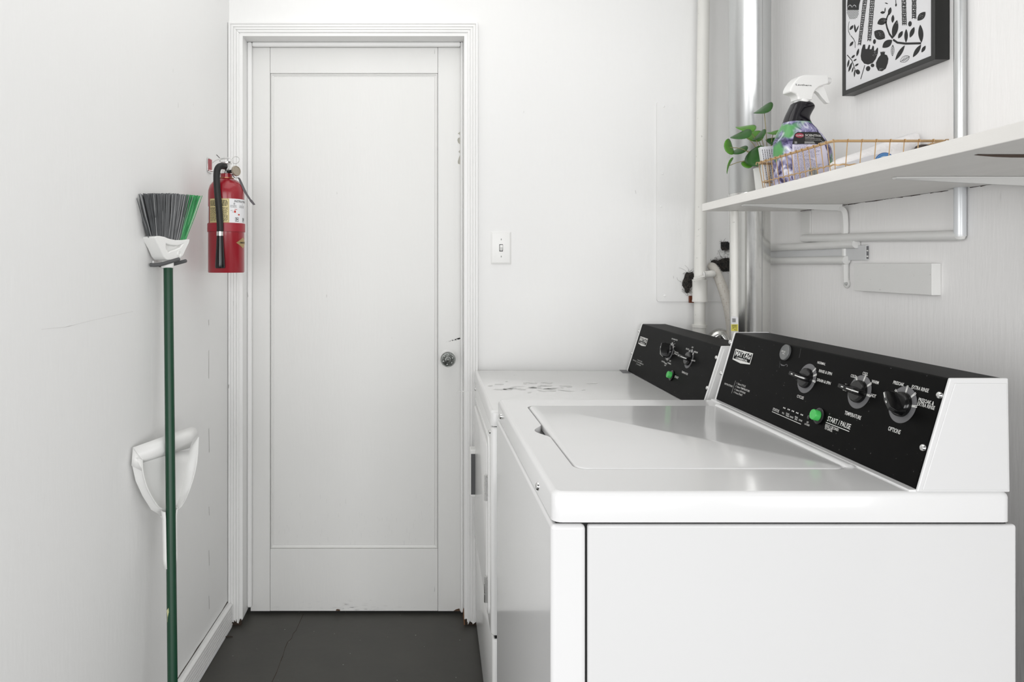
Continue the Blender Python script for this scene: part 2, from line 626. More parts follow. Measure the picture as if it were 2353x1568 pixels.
sx0, sx1, sz = at(581, 0, DY).x, at(1058, 0, DY).x, at(0, 110, DY).z
for nm, a, b in (('door_stop', (JX0, DY - 0.017, 0.03), (sx0, DY - 0.0032, JZ)), ('door_stop', (sx1, DY - 0.017, 0.012), (JX1, DY - 0.0032, JZ)), ('door_stop', (sx0, DY - 0.017, sz), (sx1, DY - 0.0032, JZ))):
    MB().box(a, b).build(nm, trim_m, trim, bevel=0.006, segs=3)

# --- door
door = struct('door_1', ((sx0 + sx1) / 2, DY, 0))
dz0, dz1 = at(0, 1405, DY).z, sz + 0.012
dx0, dx1 = sx0 - 0.008, sx1 + 0.008
px0, px1 = at(621, 0, DY).x, at(1006, 0, DY).x
pz0, pz1 = at(0, 1262, DY).z, at(0, 168, DY).z
g = 0.0010
MB().box((dx0, DY, dz0), (px0 - g, DY + 0.035, dz1)).build('stile', door_m, door, bevel=0.0006)
MB().box((px1 + g, DY, dz0), (dx1, DY + 0.035, dz1)).build('stile', door_m, door, bevel=0.0006)
MB().box((px0, DY + 0.0004, dz0 + 0.0005), (px1, DY + 0.035, pz0)).build('rail', door_m, door, bevel=0.0006)
MB().box((px0, DY + 0.0004, pz1), (px1, DY + 0.035, dz1)).build('rail', door_m, door, bevel=0.0006)
mw = 0.0125
MB().box((px0 + mw - 0.001, DY + 0.0075, pz0 + mw - 0.001), (px1 - mw + 0.001, DY + 0.03, pz1 - mw + 0.001)).build('panel', door_m, door)
# moulding round the panel: profile swept round the four sides
prof = [(0, 0.0070), (0.0012, 0.0070), (0.0018, 0.0035), (0.0040, 0.0025), (0.0060, 0.0040), (0.0066, 0.0066), (0.0105, 0.0072), (mw, 0.0110)]
for a, b, nrm in (((px0, pz0), (px1, pz0), (0, 1)), ((px1, pz0), (px1, pz1), (-1, 0)), ((px1, pz1), (px0, pz1), (0, -1)), ((px0, pz1), (px0, pz0), (1, 0))):
    a, b, nn = Vector(a), Vector(b), Vector(nrm)
    t = (b - a).normalized()
    l0 = [a + nn * o + t * o for o, d in prof]
    l1 = [b + nn * o - t * o for o, d in prof]
    mm = MB()
    vs = [Vector((p.x, DY + d, p.y)) for p, (o, d) in zip(l0, prof)] + [Vector((p.x, DY + d, p.y)) for p, (o, d) in zip(l1, prof)]
    k = len(prof)
    mm.add(vs, [(i, i + 1, k + i + 1, k + i) for i in range(k - 1)])
    mm.build('panel_moulding', door_m, door)
# knob on its rose
kc = at(1028, 822, DY)
kb = MB().lathe([(0.0135, 0.003), (0.011, 0.010), (0.010, 0.030), (0.013, 0.036), (0.022, 0.041), (0.0265, 0.050), (0.0265, 0.054), (0.0245, 0.0585), (0.0232, 0.0585), (0.0225, 0.0572), (0.0125, 0.0590), (0.0115, 0.0605), (0.0105, 0.0592), (0.006, 0.0598), (0.004, 0.0612), (0.0001, 0.0615)], kc, (0, -1, 0), 32, caps=False)
ko = kb.build('door_knob', knob_m, door, smooth=True, ang=50, label='tarnished nickel door knob with embossed face')
pet = MB()
for k in range(6):
    g_ = R(60 * k + 20)
    q = kc + Vector((math.cos(g_) * 0.0172, -0.0578, math.sin(g_) * 0.0172))
    pet.lathe([(0.0042, 0), (0.0030, 0.0014), (0.0001, 0.0018)], q, (0, -1, 0), 8, caps=False)
pet.build('embossing', knob_m, ko, smooth=True)
MB().lathe([(0.028, 0.0), (0.028, 0.002), (0.025, 0.0035), (0.014, 0.0045)], kc, (0, -1, 0), 32).build('rose', trim_m, door, smooth=True)


def decal(name, pts, Y, mat, parent, t=0.0004):
    poly = [at(x, y, Y) - Vector((0, t, 0)) for x, y in pts]
    return MB().add(poly, [tuple(range(len(poly)))]).build(name, mat, parent)


zc = lambda x, y: (1000 + x / 7.836, 280 + y / 7.84)
for pts in (((445, 180), (405, 215), (430, 225), (445, 240)), ((445, 280), (410, 295), (398, 330), (412, 375), (445, 408)), ((445, 510), (418, 540), (445, 570)), ((445, 598), (425, 650), (405, 720), (410, 755), (445, 768))):
    decal('paint_chip', [zc(*q) for q in pts], DY, chip_m, door)
sm = MB()
for k in range(46):
    t = random.random() ** 1.6
    x, y = 1056 - 32 * t, 778 + 8.5 * t + random.uniform(-1, 1) * 1.5 * (1 - t * 0.6)
    w, h = random.uniform(0.6, 2.4) * (1 - 0.6 * t), random.uniform(0.4, 1.1) * (1.2 - t)
    sm.add([at(x + a * w, y + b * h, DY) - Vector((0, 0.0005, 0)) for a, b in ((-1, 0.4), (0, -0.8), (1, -0.5), (0.6, 0.7))], [(0, 1, 2, 3)])
sm.build('scuff_mark', ink_m, door, kind='stuff')
zd = lambda x, y: (560 + x / 4.278, 1180 + y / 4.277)
for pts in (((905, 958), (910, 945), (925, 942), (948, 948), (946, 960)), ((2060, 962), (2085, 945), (2120, 935), (2128, 962))):
    decal('paint_chip', [zd(*q) for q in pts], DY, bare_m, door)
crk = MB()
for k in range(70):                                     # hairline cracks in the paint of the lower panel and rail
    x = random.uniform(640, 1000)
    y = random.choice((random.uniform(1120, 1245), random.uniform(1180, 1250)))
    h = random.uniform(3, 12)
    w = 0.35
    crk.add([at(x - w, y, DY + 0.0075) - Vector((0, 0.0004, 0)), at(x + w, y, DY + 0.0075) - Vector((0, 0.0004, 0)), at(x + w * 0.6, y + h, DY + 0.0075) - Vector((0, 0.0004, 0)), at(x - w * 0.6, y + h, DY + 0.0075) - Vector((0, 0.0004, 0))], [(0, 1, 2, 3)])
crk.build('paint_cracks', scuff_m, door, kind='stuff')
scf = MB()
for k in range(60):
    x = random.gauss(800, 70)
    y = 1403 - abs(random.gauss(0, 9))
    w, h = random.uniform(1.5, 9), random.uniform(0.3, 0.9)
    scf.add([at(x + a * w, y + b * h, DY) - Vector((0, 0.0003, 0)) for a, b in ((-1, 0.2), (0, -0.8), (1, -0.3), (0.4, 0.7))], [(0, 1, 2, 3)])
scf.build('kick_scuffs', scuff_m, door, kind='stuff')

c_ = onZ(526, 1464, 0.002)
MB().tube(bez([c_ + Vector((-0.013, 0.002, -0.0005)), c_ + Vector((-0.004, -0.001, 0.001)), c_ + Vector((0.006, 0.002, 0.0)), c_ + Vector((0.013, 0.001, -0.0008))], 4), [0.0006, 0.0012, 0.0016, 0.0018, 0.002, 0.002, 0.0018, 0.0018, 0.0016, 0.0014, 0.0012, 0.001, 0.0006], 6).build('wood_splinter', dirt_m, smooth=True, label='small dark splinter lying on the floor by the left door casing', cat='splinter')
# --- baseboard along the left wall: reeded strip
bb = []
prof = [(0.0005, 0), (0.017, 0)]
H = 0.078
for k in range(7):
    z0, z1 = 0.003 + H * k / 7, 0.003 + H * (k + 1) / 7
    prof += [(0.0135, z0 + 0.0006), (0.018, z0 + 0.0022), (0.018, z1 - 0.0034), (0.0125, z1 - 0.0016)]
prof += [(0.010, H + 0.004), (0.0005, H + 0.004)]
YE = YB - 0.020
for Y in (YL0, YE):
    bb.append([Vector((lwx(Y) + d, Y, z)) for d, z in prof])
base = MB().loops(bb).build('baseboard_left', trim_m, kind='structure')
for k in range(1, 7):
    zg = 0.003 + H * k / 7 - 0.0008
    MB().add([Vector((lwx(Y) + 0.0139, Y, zg + d)) for Y in (YL0, YE) for d in (-0.0011, 0.0013)], [(0, 1, 3, 2)]).build('groove_line', greybrown_m, base)  # darker grey-brown strip along each groove
gp = MB()
nseg = 26
pts = [(0.9 + (YE - 0.9) * k / nseg) for k in range(nseg + 1)]
tops = [H + 0.0046 + random.uniform(0.001, 0.006) for _ in pts]
gp.add([Vector((lwx(Y) + 0.0006, Y, z)) for Y, tz in zip(pts, tops) for z in (H + 0.002, tz)], [(2 * i, 2 * i + 2, 2 * i + 3, 2 * i + 1) for i in range(nseg)])
gp.build('dirty_joint', dirt_m, base)

# ================================================================== WASHER AND DRYER


def slab(outer_fn, z0, z1, r=0.006, hole=None, hole_depth=0.014):
    """horizontal slab with rounded top edge; outer_fn(inset) gives the loop; optional pocket"""
    m = MB()
    levels = [(0.0, z0), (0.0, z1 - r), (r * 0.12, z1 - r * 0.55), (r * 0.45, z1 - r * 0.15), (r, z1)]
    ls = [[Vector((x, y, z)) for x, y in outer_fn(i)] for i, z in levels]
    if hole is None:
        return m.loops(ls)
    m.loops(ls, True, True, False)
    bm = bmesh.new()
    a = [bm.verts.new(v) for v in ls[-1]]
    b = [bm.verts.new(Vector((x, y, z1))) for x, y in hole]
    ed = [bm.edges.new((l[i], l[(i + 1) % len(l)])) for l in (a, b) for i in range(len(l))]
    bmesh.ops.triangle_fill(bm, edges=ed, use_beauty=True)
    bm.verts.index_update()
    m.add([v.co.copy() for v in bm.verts], [tuple(v.index for v in f.verts) for f in bm.faces])
    bm.free()
    m.loops([[Vector((x, y, z1)) for x, y in hole], [Vector((x, y, z1 - hole_depth)) for x, y in hole]], True, False, True)
    return m


def knob(panel, a, b, ang, root, ticks, r=0.029, length=0.043, height=0.028):
    """dial: printed ring, skirt, grip bar with a white pointer line"""
    ring = Ink(panel, 0.0005)
    ring.ring(a, b, r * 0.66, r)
    ring.build('dial_ring', greyp_m, root)
    tk = Ink(panel, 0.0008)
    for t in ticks:
        g = R(t)
        d = Vector((math.cos(g), math.sin(g)))
        nn = Vector((-d.y, d.x))
        for sgn in (-1, 1):
            p0 = Vector((a, b)) + d * r * 0.68 + nn * 0.0011 * sgn
            tk.stroke_ab([tuple(p0), tuple(Vector((a, b)) + d * r * 1.06 + nn * 0.0011 * sgn)], 0.0012)
        tk.stroke_ab([tuple(Vector((a, b)) + d * r * 0.68), tuple(Vector((a, b)) + d * r * 0.9)], 0.0022)
        tk.cut('dial_tick', print_m, root)
    kn = MB().lathe([(0.0195, 0.0005), (0.0195, 0.004), (0.0185, 0.007), (0.0165, 0.009), (0.0001, 0.0095)], panel.pt(a, b), panel.n, 28, caps=False).build('knob', blackg_m, root, smooth=True, ang=40)
    g = R(ang)
    d = Vector((math.cos(g), math.sin(g)))
    nn = Vector((-d.y, d.x))
    m = MB()
    L2 = length / 2
    rows = []
    for s, hw, e0, e1 in ((-L2, 0.0030, 0.006, height * 0.62), (-L2 * 0.8, 0.0046, 0.004, height), (0, 0.0052, 0.004, height), (L2 * 0.75, 0.0046, 0.004, height * 0.86), (L2, 0.0030, 0.004, height * 0.55)):
        c = Vector((a, b)) + d * s
        rows.append([panel.pt(*(c - nn * hw * 1.5), e0), panel.pt(*(c + nn * hw * 1.5), e0), panel.pt(*(c + nn * hw * 0.75), e1), panel.pt(*(c - nn * hw * 0.75), e1)])
    m.loops(rows)
    m.build('grip', blackg_m, kn, bevel=0.0012, segs=2)
    m = MB()
    rows = []
    for s, e in ((-L2 * 0.3, height), (L2 * 0.75, height * 0.86), (L2 * 0.98, height * 0.57)):
        c = Vector((a, b)) + d * s
        rows.append([panel.pt(*(c - nn * 0.0009), e + 0.0002), panel.pt(*(c + nn * 0.0009), e + 0.0002), panel.pt(*(c + nn * 0.0009), e + 0.0008), panel.pt(*(c - nn * 0.0009), e + 0.0008)])
    m.loops(rows)
    m.build('pointer', print_m, kn)
    return kn


def push_button(panel, a, b, root):
    MB().lathe([(0.0150, 0.0004), (0.0150, 0.0030), (0.0130, 0.0045), (0.0105, 0.0045), (0.0105, 0.001)], panel.pt(a, b), panel.n, 28, caps=False).build('button_bezel', blackg_m, root, smooth=True, ang=40)
    MB().lathe([(0.0098, 0.001), (0.0098, 0.0125), (0.0092, 0.0138), (0.0072, 0.0142), (0.0066, 0.0136), (0.0001, 0.0134)], panel.pt(a, b), panel.n, 28, caps=False).build('start_button', greenbtn_m, root, smooth=True, ang=40, label='green push button')


def badge(panel, q, root, zz):
    """shield outline with lettering; q: pixel corners TL TR BR tip BL"""
    ab = [Vector(panel.ab(*zz(*p))) for p in q]
    a0 = (ab[0].x + ab[4].x) / 2
    a1 = (ab[1].x + ab[2].x) / 2
    b1 = (ab[0].y + ab[1].y) / 2
    b0 = (ab[2].y + ab[4].y) / 2
    w, h = a1 - a0, b1 - b0
    t = w * 0.034
    k = Ink(panel, 0.0006)
    k.poly_ab([(a0, b1), (a1, b1), (a1, b1 - t), (a0, b1 - t)])
    k.poly_ab([(a0, b1), (a0, b0), (a0 + t, b0), (a0 + t, b1)])
    k.poly_ab([(a1, b1), (a1, b0), (a1 - t, b0), (a1 - t, b1)])
    k.poly_ab([(a0, b0 + t), (a1, b0 + t), (a1, b0), ((a0 + a1) / 2, b0 - h * 0.14), (a0, b0)])
    k.text_ab('MAYTAG', a0 + w * 0.08, b0 + h * 0.42, w * 0.84, h * 0.44, 0.028)
    k.text_ab('COMMERCIAL', a0 + w * 0.16, b0 + h * 0.15, w * 0.66, h * 0.17, 0.02)
    k.build('badge', print_m, root)


def console(root, prof, y0, y1, mat_cap, pivot=None, yaw=0.0):
    """control housing: black folded sheet with white end caps; prof: (x,z) front-bottom, front-top, back-top, back-bottom"""
    hs = MB().prism([(x, y0 + 0.005, z) for x, z in prof], (0, y1 - y0 - 0.010, 0)).build('console_panel', black_m, root, bevel=0.003, segs=3)
    for ya, yb in ((y0, y0 + 0.0048), (y1 - 0.0048, y1)):
        pp = [(prof[0][0] - 0.0015, prof[0][1] - 0.002), (prof[1][0] - 0.001, prof[1][1] + 0.001), (prof[2][0] + 0.001, prof[2][1] + 0.001), (prof[3][0] + 0.001, prof[3][1] - 0.002)]
        cap = MB().prism([(x, ya, z) for x, z in pp], (0, yb - ya, 0)).build('end_cap', mat_cap, root, bevel=0.0018, segs=2)
        if ya == y0:                                     # pressed field of the near cap
            qq = [(pp[0][0] + 0.007, pp[0][1] + 0.003), (pp[1][0] + 0.006, pp[1][1] - 0.007), (pp[2][0] - 0.003, pp[2][1] - 0.007), (pp[3][0] - 0.003, pp[3][1] + 0.003)]
            MB().prism([(x, ya - 0.0012, z) for x, z in qq], (0, 0.002, 0)).build('cap_field', mat_cap, cap, bevel=0.001)
    (xa, za), (xb, zb) = prof[0], prof[1]
    return hs, Panel((xa, y1, za), (0, -1, 0), (xb - xa, 0, zb - za), pivot, yaw)


# ------------------------------------------------------------------ washer
WX0, WX1, WY0, WY1 = 0.1925, 0.850, 0.986, 1.669
WZ0, WZ1 = 0.8925, 0.935
washer = thing('washing_machine', 'white top-loading washing machine with black three-dial console, nearest the camera', 'washer', ((WX0 + WX1) / 2, (WY0 + WY1) / 2, 0))
MB().box((WX0 + 0.006, WY0 + 0.008, 0.035), (WX1 - 0.004, WY1 - 0.006, 0.8905)).build('inner_shell', gap_m, washer)
MB().box((0.2432, WY0 + 0.001, 0.03), (0.8565, WY0 + 0.011, 0.8885)).build('side_panel', enamel_side_m, washer, bevel=0.004, segs=3)
MB().box((0.2432, WY1 - 0.011, 0.03), (0.8565, WY1 - 0.001, 0.8885)).build('side_panel', enamel_side_m, washer, bevel=0.004, segs=3)
MB().box((0.1905, WY0 + 0.001, 0.03), (0.2405, WY1 - 0.001, 0.8885)).build('front_panel', enamel_m, washer, bevel=0.007, segs=4)
for x in (WX0 + 0.05, WX1 - 0.05):
    for y in (WY0 + 0.05, WY1 - 0.05):
        MB().lathe([(0.022, 0), (0.022, 0.01), (0.008, 0.014), (0.008, 0.036)], (x, y, 0), n=16).build('foot', rubber_m, washer)
LX0_, LX1_, LY0_, LY1_ = 0.250, 0.688, 1.097, 1.592
hole = rrect(LX0_, LY0_, LX1_, LY1_, 0.022, 6)
# finger notch in the left side of the lid opening
hp = []
for i, p in enumerate(hole):
    hp.append(p)
    nx = hole[(i + 1) % len(hole)]
    if abs(p[0] - LX0_) < 1e-6 and abs(nx[0] - LX0_) < 1e-6 and p[1] > nx[1]:
        yc = 1.352
        for t in range(13):
            g = t / 12
            hp.append((LX0_ - 0.021 * math.sin(math.pi * g) ** 1.5, yc + 0.050 - 0.100 * g))
deck = slab(lambda i: rrect(WX0 + i, WY0 + i, WX1 - i, WY1 - i, 0.014 - i * 0.6, 5), WZ0, WZ1, 0.008, hp, 0.018).build('top_deck', enamel_m, washer, smooth=True, ang=50)
gl = 0.0030
slab(lambda i: rrect(LX0_ + gl + i, LY0_ + gl * 0.5 + i, LX1_ - gl * 0.4 - i, LY1_ - gl * 0.5 - i, 0.021 - i * 0.6, 6), WZ1 - 0.012, WZ1 + 0.0012, 0.0045).build('lid', enamel_m, washer, smooth=True, ang=50)
rd = [[Vector((0.690 + 0.0105 * math.cos(g) + 0.006, y, WZ1 - 0.0025 + 0.0062 * math.sin(g))) for g in [math.pi * k / 8 for k in range(9)]] for y in (1.105, 1.112, 1.58, 1.597)]
rd[0] = [Vector((v.x, v.y, WZ1 - 0.002)) for v in rd[0]]
MB().loops(rd).build('hinge_ridge', enamel_m, washer, smooth=True)
for px, py in ((1237, 1118), (1151, 957)):
    q = at(px, py, 1587 * (WX0) / (px - 960))
    screw((WX0 + 0.0004, q.y, q.z), (-1, 0, 0), 0.0068, deck)
prof = [(0.7165, WZ1 + 0.0015), (0.7635, 1.0970), (0.8450, 1.0970), (0.8475, WZ1 + 0.0015)]
hs, WP = console(washer, prof, WY0 + 0.003, WY1 - 0.003, enamel_side_m)
MB().box((0.706, WY0 + 0.006, WZ1 - 0.001), (0.7185, WY1 - 0.006, WZ1 + 0.0022)).build('console_sill', enamel_m, washer, bevel=0.001)
z3 = lambda x, y: (1640 + x / 5.226, 750 + y / 5.226)
z4 = lambda x, y: (1900 + x / 3.92, 800 + y / 3.92)
ink = Ink(WP)
for s, l, r_, h in (
        ('NORMAL', (1245, 447), (1340, 472), .0046), ('RINSE & SPIN', (1262, 552), (1418, 588), .0052), ('DRAIN & SPIN', (1240, 660), (1402, 703), .0052),
        ('CYCLES', (998, 855), (1078, 880), .0054), ('COLD', (1645, 608), (1705, 628), .0052), ('COOL', (1787, 580), (1850, 598), .0052),
        ('WARM', (1895, 678), (1978, 700), .0052), ('HOT', (1887, 847), (1945, 864), .0054), ('TAP', (1572, 725), (1620, 738), .0050), ('COLD', (1550, 768), (1600, 785), .0050),
        ('TEMPERATURE', (1570, 1058), (1765, 1125), .0062), ('START / PAUSE', (1362, 1138), (1638, 1240), .0088),
        ('HOLD 3 SECONDS', (1338, 1205), (1498, 1260), .0046), ('TO CANCEL', (1330, 1236), (1425, 1270), .0046), ('STATUS', (708, 1012), (782, 1038), .0056),
        ('FILL', (822, 1050), (848, 1060), .0032), ('SOAK/', (868, 1056), (908, 1070), .0032), ('WASH', (865, 1080), (903, 1094), .0032), ('RINSE', (915, 1096), (955, 1110), .0032),
        ('FINAL', (975, 1098), (1012, 1112), .0032), ('SPIN', (972, 1124), (1002, 1136), .0032), ('DONE', (1022, 1135), (1062, 1150), .0032),
        ('LID', (1116, 1160), (1138, 1168), .0032), ('LOCKED', (1092, 1182), (1150, 1204), .0032),
        ('INSTRUCTIONS', (130, 698), (225, 735), .0040), ('1  Select CYCLE', (273, 697), (382, 732), .0040), ('2  Select TEMPERATURE', (262, 732), (430, 790), .0040),
        ('3  Select OPTIONS', (250, 770), (380, 812), .0040), ('4  Press START', (240, 803), (345, 840), .0040)):
    ink.text(s, z3(*l), z3(*r_), h, 0.004 if h < .0045 else 0.012).cut('lettering', print_m, hs)
for s, l, r_, h in (('PRESOAK', (597, 323), (693, 348), .0054), ('OFF', (550, 420), (590, 432), .0052), ('EXTRA RINSE', (763, 366), (915, 402), .0056),
                    ('PRESOAK &', (823, 482), (963, 516), .0056), ('EXTRA RINSE', (813, 520), (970, 556), .0056), ('OPTIONS', (550, 743), (660, 778), .0066)):
    ink.text(s, z4(*l), z4(*r_), h, 0.012).cut('lettering', print_m, hs)
for l, r_, w in (((702, 1026), (1050, 1178), .0011), ((1350, 1155), (1630, 1266), .0012), ((265, 655), (216, 805), .0007)):
    ink.stroke([z3(*l), z3(*r_)], w)
    ink.cut('printed_rule', print_m, hs)
for c in ((850, 983), (903, 1002), (953, 1021), (1005, 1043), (1060, 1065)):
    a, b = WP.ab(*z3(*c))
    ink.poly_ab([(a - .004, b - .0012), (a - .0012, b - .0012), (a - .0012, b + .0012), (a - .004, b + .0012)])
    ink.poly_ab([(a + .0005, b - .0012), (a + .004, b - .0012), (a + .004, b + .0012), (a + .0005, b + .0012)])
    ink.cut('status_mark', print_m, hs)
badge(WP, ((265, 272), (478, 327), (437, 463), (320, 445), (228, 397)), hs, z3)
knob(WP, *WP.ab(*z3(1120, 628)), -4, washer, (50, 24, -3), length=0.040)
knob(WP, *WP.ab(*z3(1752, 790)), -3, washer, (128, 82, 40, -3, 176))
knob(WP, *WP.ab(*z4(683, 512)), 140, washer, (140, 90, 48, 6))
push_button(WP, *WP.ab(*z3(1275, 1082)), washer)
a, b = WP.ab(*z3(1147, 1097))
MB().lathe([(0.0042, 0.0003), (0.0042, 0.0014), (0.0030, 0.0018), (0.0001, 0.0018)], WP.pt(a, b), WP.n, 18, caps=False).build('lid_locked_light', blackg_m, washer, smooth=True)
a, b = WP.ab(*z3(872, 318))
lock = MB().lathe([(0.0165, 0.0002), (0.0165, 0.0040), (0.0155, 0.0050), (0.0145, 0.0044), (0.0001, 0.0044)], WP.pt(a, b), WP.n, 32, caps=False).build('service_disc', M('grey_disc', S(112, 114, 114), 0.4, 0.3, var=0.08, vscale=60), washer, smooth=True, ang=40)
Ink(WP, 0.0049).text_ab('PTD 20', a - .010, b - .001, .014, .0034, .01).ring(a - 0.001, b - .0075, .0042, .0050, 12, 20, 150).build('stamp', print_m, lock)
k = Ink(WP, 0.0006)
k.stroke([z3(806, 452), z3(818, 468), z3(850, 474), z3(875, 458), z3(890, 470), z3(884, 486)], [.0008, .0026, .0016, .001, .001, .0026])
k.cut('scratch', greyp_m, hs)
k.stroke([z3(1050, 270), z3(1030, 380)], 0.0005)
k.cut('scratch', greyp_m, hs)
k.stroke([z3(800, 420), z3(790, 500)], 0.0005)
k.cut('scratch', greyp_m, hs)
# removable cover plate behind the cycle dial: a thin folded plate on the panel
a, b = WP.ab(*z3(1235, 290))
a2, b2 = WP.ab(*z3(960, 420))
for px, py in ((1679, 786.5), (1657.5, 857.5), (2160.5, 909), (2122.5, 1029.5)):
    a, b = WP.ab(px, py)
    screw(WP.pt(a, b, 0.0002), WP.n, 0.0056, hs)

# ------------------------------------------------------------------ dryer
PIV = Vector((0.19, 1.735, 0))
YAW = -R(1.25)
EX0, EX1, EY0, EY1 = 0.1835, 0.842, 1.735, 2.402
EZ0, EZ1 = 0.8545, 0.893
dryer = thing('clothes_dryer', 'white front-loading dryer with black two-dial console, in the corner beside the washing machine', 'dryer', PIV)
MB().box((EX0 + 0.010, EY0 + 0.006, 0.03), (EX1 - 0.004, EY1 - 0.006, EZ0 + 0.002)).build('inner_shell', gap_m, dryer)


def vbox(x0, y0, x1, y1, z0, z1, r, tr=0.006):
    lv = [(tr, z0), (tr * 0.3, z0 + tr * 0.3), (0, z0 + tr), (0, z1 - tr), (tr * 0.3, z1 - tr * 0.3), (tr, z1)]
    return MB().loops([[Vector((x, y, z)) for x, y in rrect(x0 + i, y0 + i, x1 - i, y1 - i, max(r - i, 0.002), 5)] for i, z in lv])


vbox(EX0, EY0, EX1, EY1, 0.326, 0.852, 0.010).build('body', dryer_m, dryer, smooth=True, ang=50)
vbox(EX0 + 0.004, EY0 + 0.001, EX1, EY1, 0.02, 0.318, 0.010).build('toe_panel', dryer_m, dryer, smooth=True, ang=50)
ddeck = slab(lambda i: rrect(EX0 - 0.001 + i, EY0 + i, EX1 - i, EY1 - i, 0.012 - i * 0.6, 5), EZ0, EZ1, 0.007).build('top_deck', dryer_m, dryer, smooth=True, ang=50)
for x in (EX0 + 0.05, EX1 - 0.05):
    for y in (EY0 + 0.05, EY1 - 0.05):
        MB().lathe([(0.022, 0), (0.022, 0.01), (0.008, 0.014), (0.008, 0.03)], (x, y, 0), n=16).build('foot', rubber_m, dryer)
# door with its rim, hinges and pull handle, on the front face
rim = MB()
yo0, yo1, zo0, zo1 = 1.772, 2.345, 0.350, 0.815
rim.loops([[Vector((EX0 - d, y, z)) for y, z in rrect(yo0 + i, zo0 + i, yo1 - i, zo1 - i, 0.03, 5)] for i, d in ((0, -0.002), (0.001, 0.003), (0.006, 0.005), (0.012, 0.003), (0.014, -0.002))], True, False, False)
rim.build('door_surround', dryer_m, dryer, smooth=True, ang=50)
dd = MB().loops([[Vector((EX0 - d, y, z)) for y, z in rrect(1.792 + i, 0.372 + i, 2.322 - i, 0.792 - i, 0.03, 5)] for i, d in ((0, -0.002), (0, 0.004), (0.003, 0.007))]).build('door', dryer_m, dryer, smooth=True, ang=50)
for zc_ in (0.683, 0.420):
    hm = MB()
    for a0, a1 in ((-0.033, -0.012), (-0.010, 0.016), (0.018, 0.033)):
        hm.tube([(EX0 - 0.009, 1.786, zc_ + a0), (EX0 - 0.009, 1.786, zc_ + a1)], 0.0042, 10)
    hm.box((EX0 - 0.008, 1.776, zc_ - 0.03), (EX0 - 0.004, 1.81, zc_ + 0.03))
    hm.build('hinge', chrome_m, dryer, smooth=True)
hy = 2.262
hd = MB().box((EX0 - 0.024, hy, 0.497), (EX0, hy + 0.045, 0.654)).build('door_handle', whitepl_m, dd, bevel=0.004, segs=3)
MB().box((EX0 - 0.0205, hy - 0.0006, 0.507), (EX0 - 0.006, hy + 0.02, 0.640)).build('finger_slot', greyh_m, dryer)
for py_, pz_ in ((2.36, 0.835), (1.748, 0.838)):
    screw((EX0 - 0.0004, py_, pz_), (-1, 0, 0), 0.0055, dryer)
prof = [(0.7090, EZ1 + 0.0015), (0.7600, 1.0560), (0.8400, 1.0560), (0.8420, EZ1 + 0.0015)]
hs, DP = console(dryer, prof, EY0 + 0.003, EY1 - 0.003, dryer_m, PIV, YAW)
z5 = lambda x, y: (1500 + x / 12.064, 765 + y / 12.062)
z6 = lambda x, y: (1440 + x / 15.68, 760 + y / 15.68)
ink = Ink(DP)
for s, l, r_, h in (('DRY MONITOR', (520, 190), (688, 222), .0040), ('DELICATE', (600, 545), (705, 575), .0036), ('WRINKLE', (590, 592), (700, 630), .0036), ('CUSTOM', (240, 805), (325, 832), .0040),
                    ('NORMAL', (320, 855), (395, 885), .0040), ('DRY', (322, 918), (368, 930), .0040), ('NORMAL', (408, 850), (505, 890), .0040), ('DRY', (460, 798), (505, 810), .0040),
                    ('DELICATE', (918, 460), (1000, 488), .0044), ('LOW', (1075, 420), (1122, 435), .0044), ('MEDIUM', (1145, 545), (1240, 575), .0044), ('HIGH', (1110, 785), (1170, 805), .0040),
                    ('TEMPERATURE', (800, 1105), (965, 1180), .0052), ('START', (603, 1245), (705, 1285), .0062)):
    ink.text(s, z5(*l), z5(*r_), h, 0.008).cut('lettering', print_m, hs)
for s, l, r_, h in (('INSTRUCTIONS', (222, 1078), (345, 1120), .0032), ('1  Select CYCLE', (390, 1075), (555, 1140), .0034), ('2  Select TEMPERATURE', (375, 1140), (600, 1248), .0034), ('3  Press START', (360, 1215), (505, 1285), .0034)):
    ink.text(s, z6(*l), z6(*r_), h, 0.002).cut('lettering', print_m, hs)
ink.stroke([z6(405, 1020), z6(335, 1250)], 0.0006)
ink.cut('printed_rule', print_m, hs)
for c in ((597, 245), (612, 305), (610, 390), (597, 490), (570, 595)):
    a, b = DP.ab(*z5(*c))
    ink.ring(a, b, 0.0, 0.0012, 8)
    ink.cut('printed_dot', print_m, hs)
badge(DP, ((500, 205), (775, 300), (690, 572), (545, 545), (425, 462)), hs, z6)
knob(DP, *DP.ab(*z5(475, 520)), -75, dryer, (95, 85, 60, 40, -78, -95, -110, -125), r=0.027, length=0.044, height=0.030)
knob(DP, *DP.ab(*z5(1010, 725)), -3, dryer, (125, 82, 45, -3), r=0.027)
push_button(DP, *DP.ab(*z5(535, 1190)), dryer)
for c in ((1468, 761), (1452, 812), (1647, 822), (1626, 892)):
    a, b = DP.ab(*c)
    screw(DP.pt(a, b, 0.0002), DP.n, 0.0052, hs)
plate = [(1411, 849.5), (1432, 849.5), (1438.5, 857), (1420, 856.5)]
MB().prism([onZ(x, y, EZ1 + 0.0003) for x, y in plate], (0, 0, 0.0005)).build('rating_plate', greyp_m, dryer)
sc_ = MB()
random.seed(21)
for k in range(42):                                      # worn patches in the enamel of the dryer top
    px, py = random.gauss(1215, 60), random.gauss(890, 6)
    if py < 874:
        continue
    w, h = random.uniform(4, 22), random.uniform(0.4, 2.2)
    n = 9
    sc_.add([onZ(px + w * math.cos(2 * math.pi * t / n) * random.uniform(.5, 1), py + h * math.sin(2 * math.pi * t / n) * random.uniform(.5, 1), EZ1 + 0.0003) for t in range(n)], [tuple(range(n))])
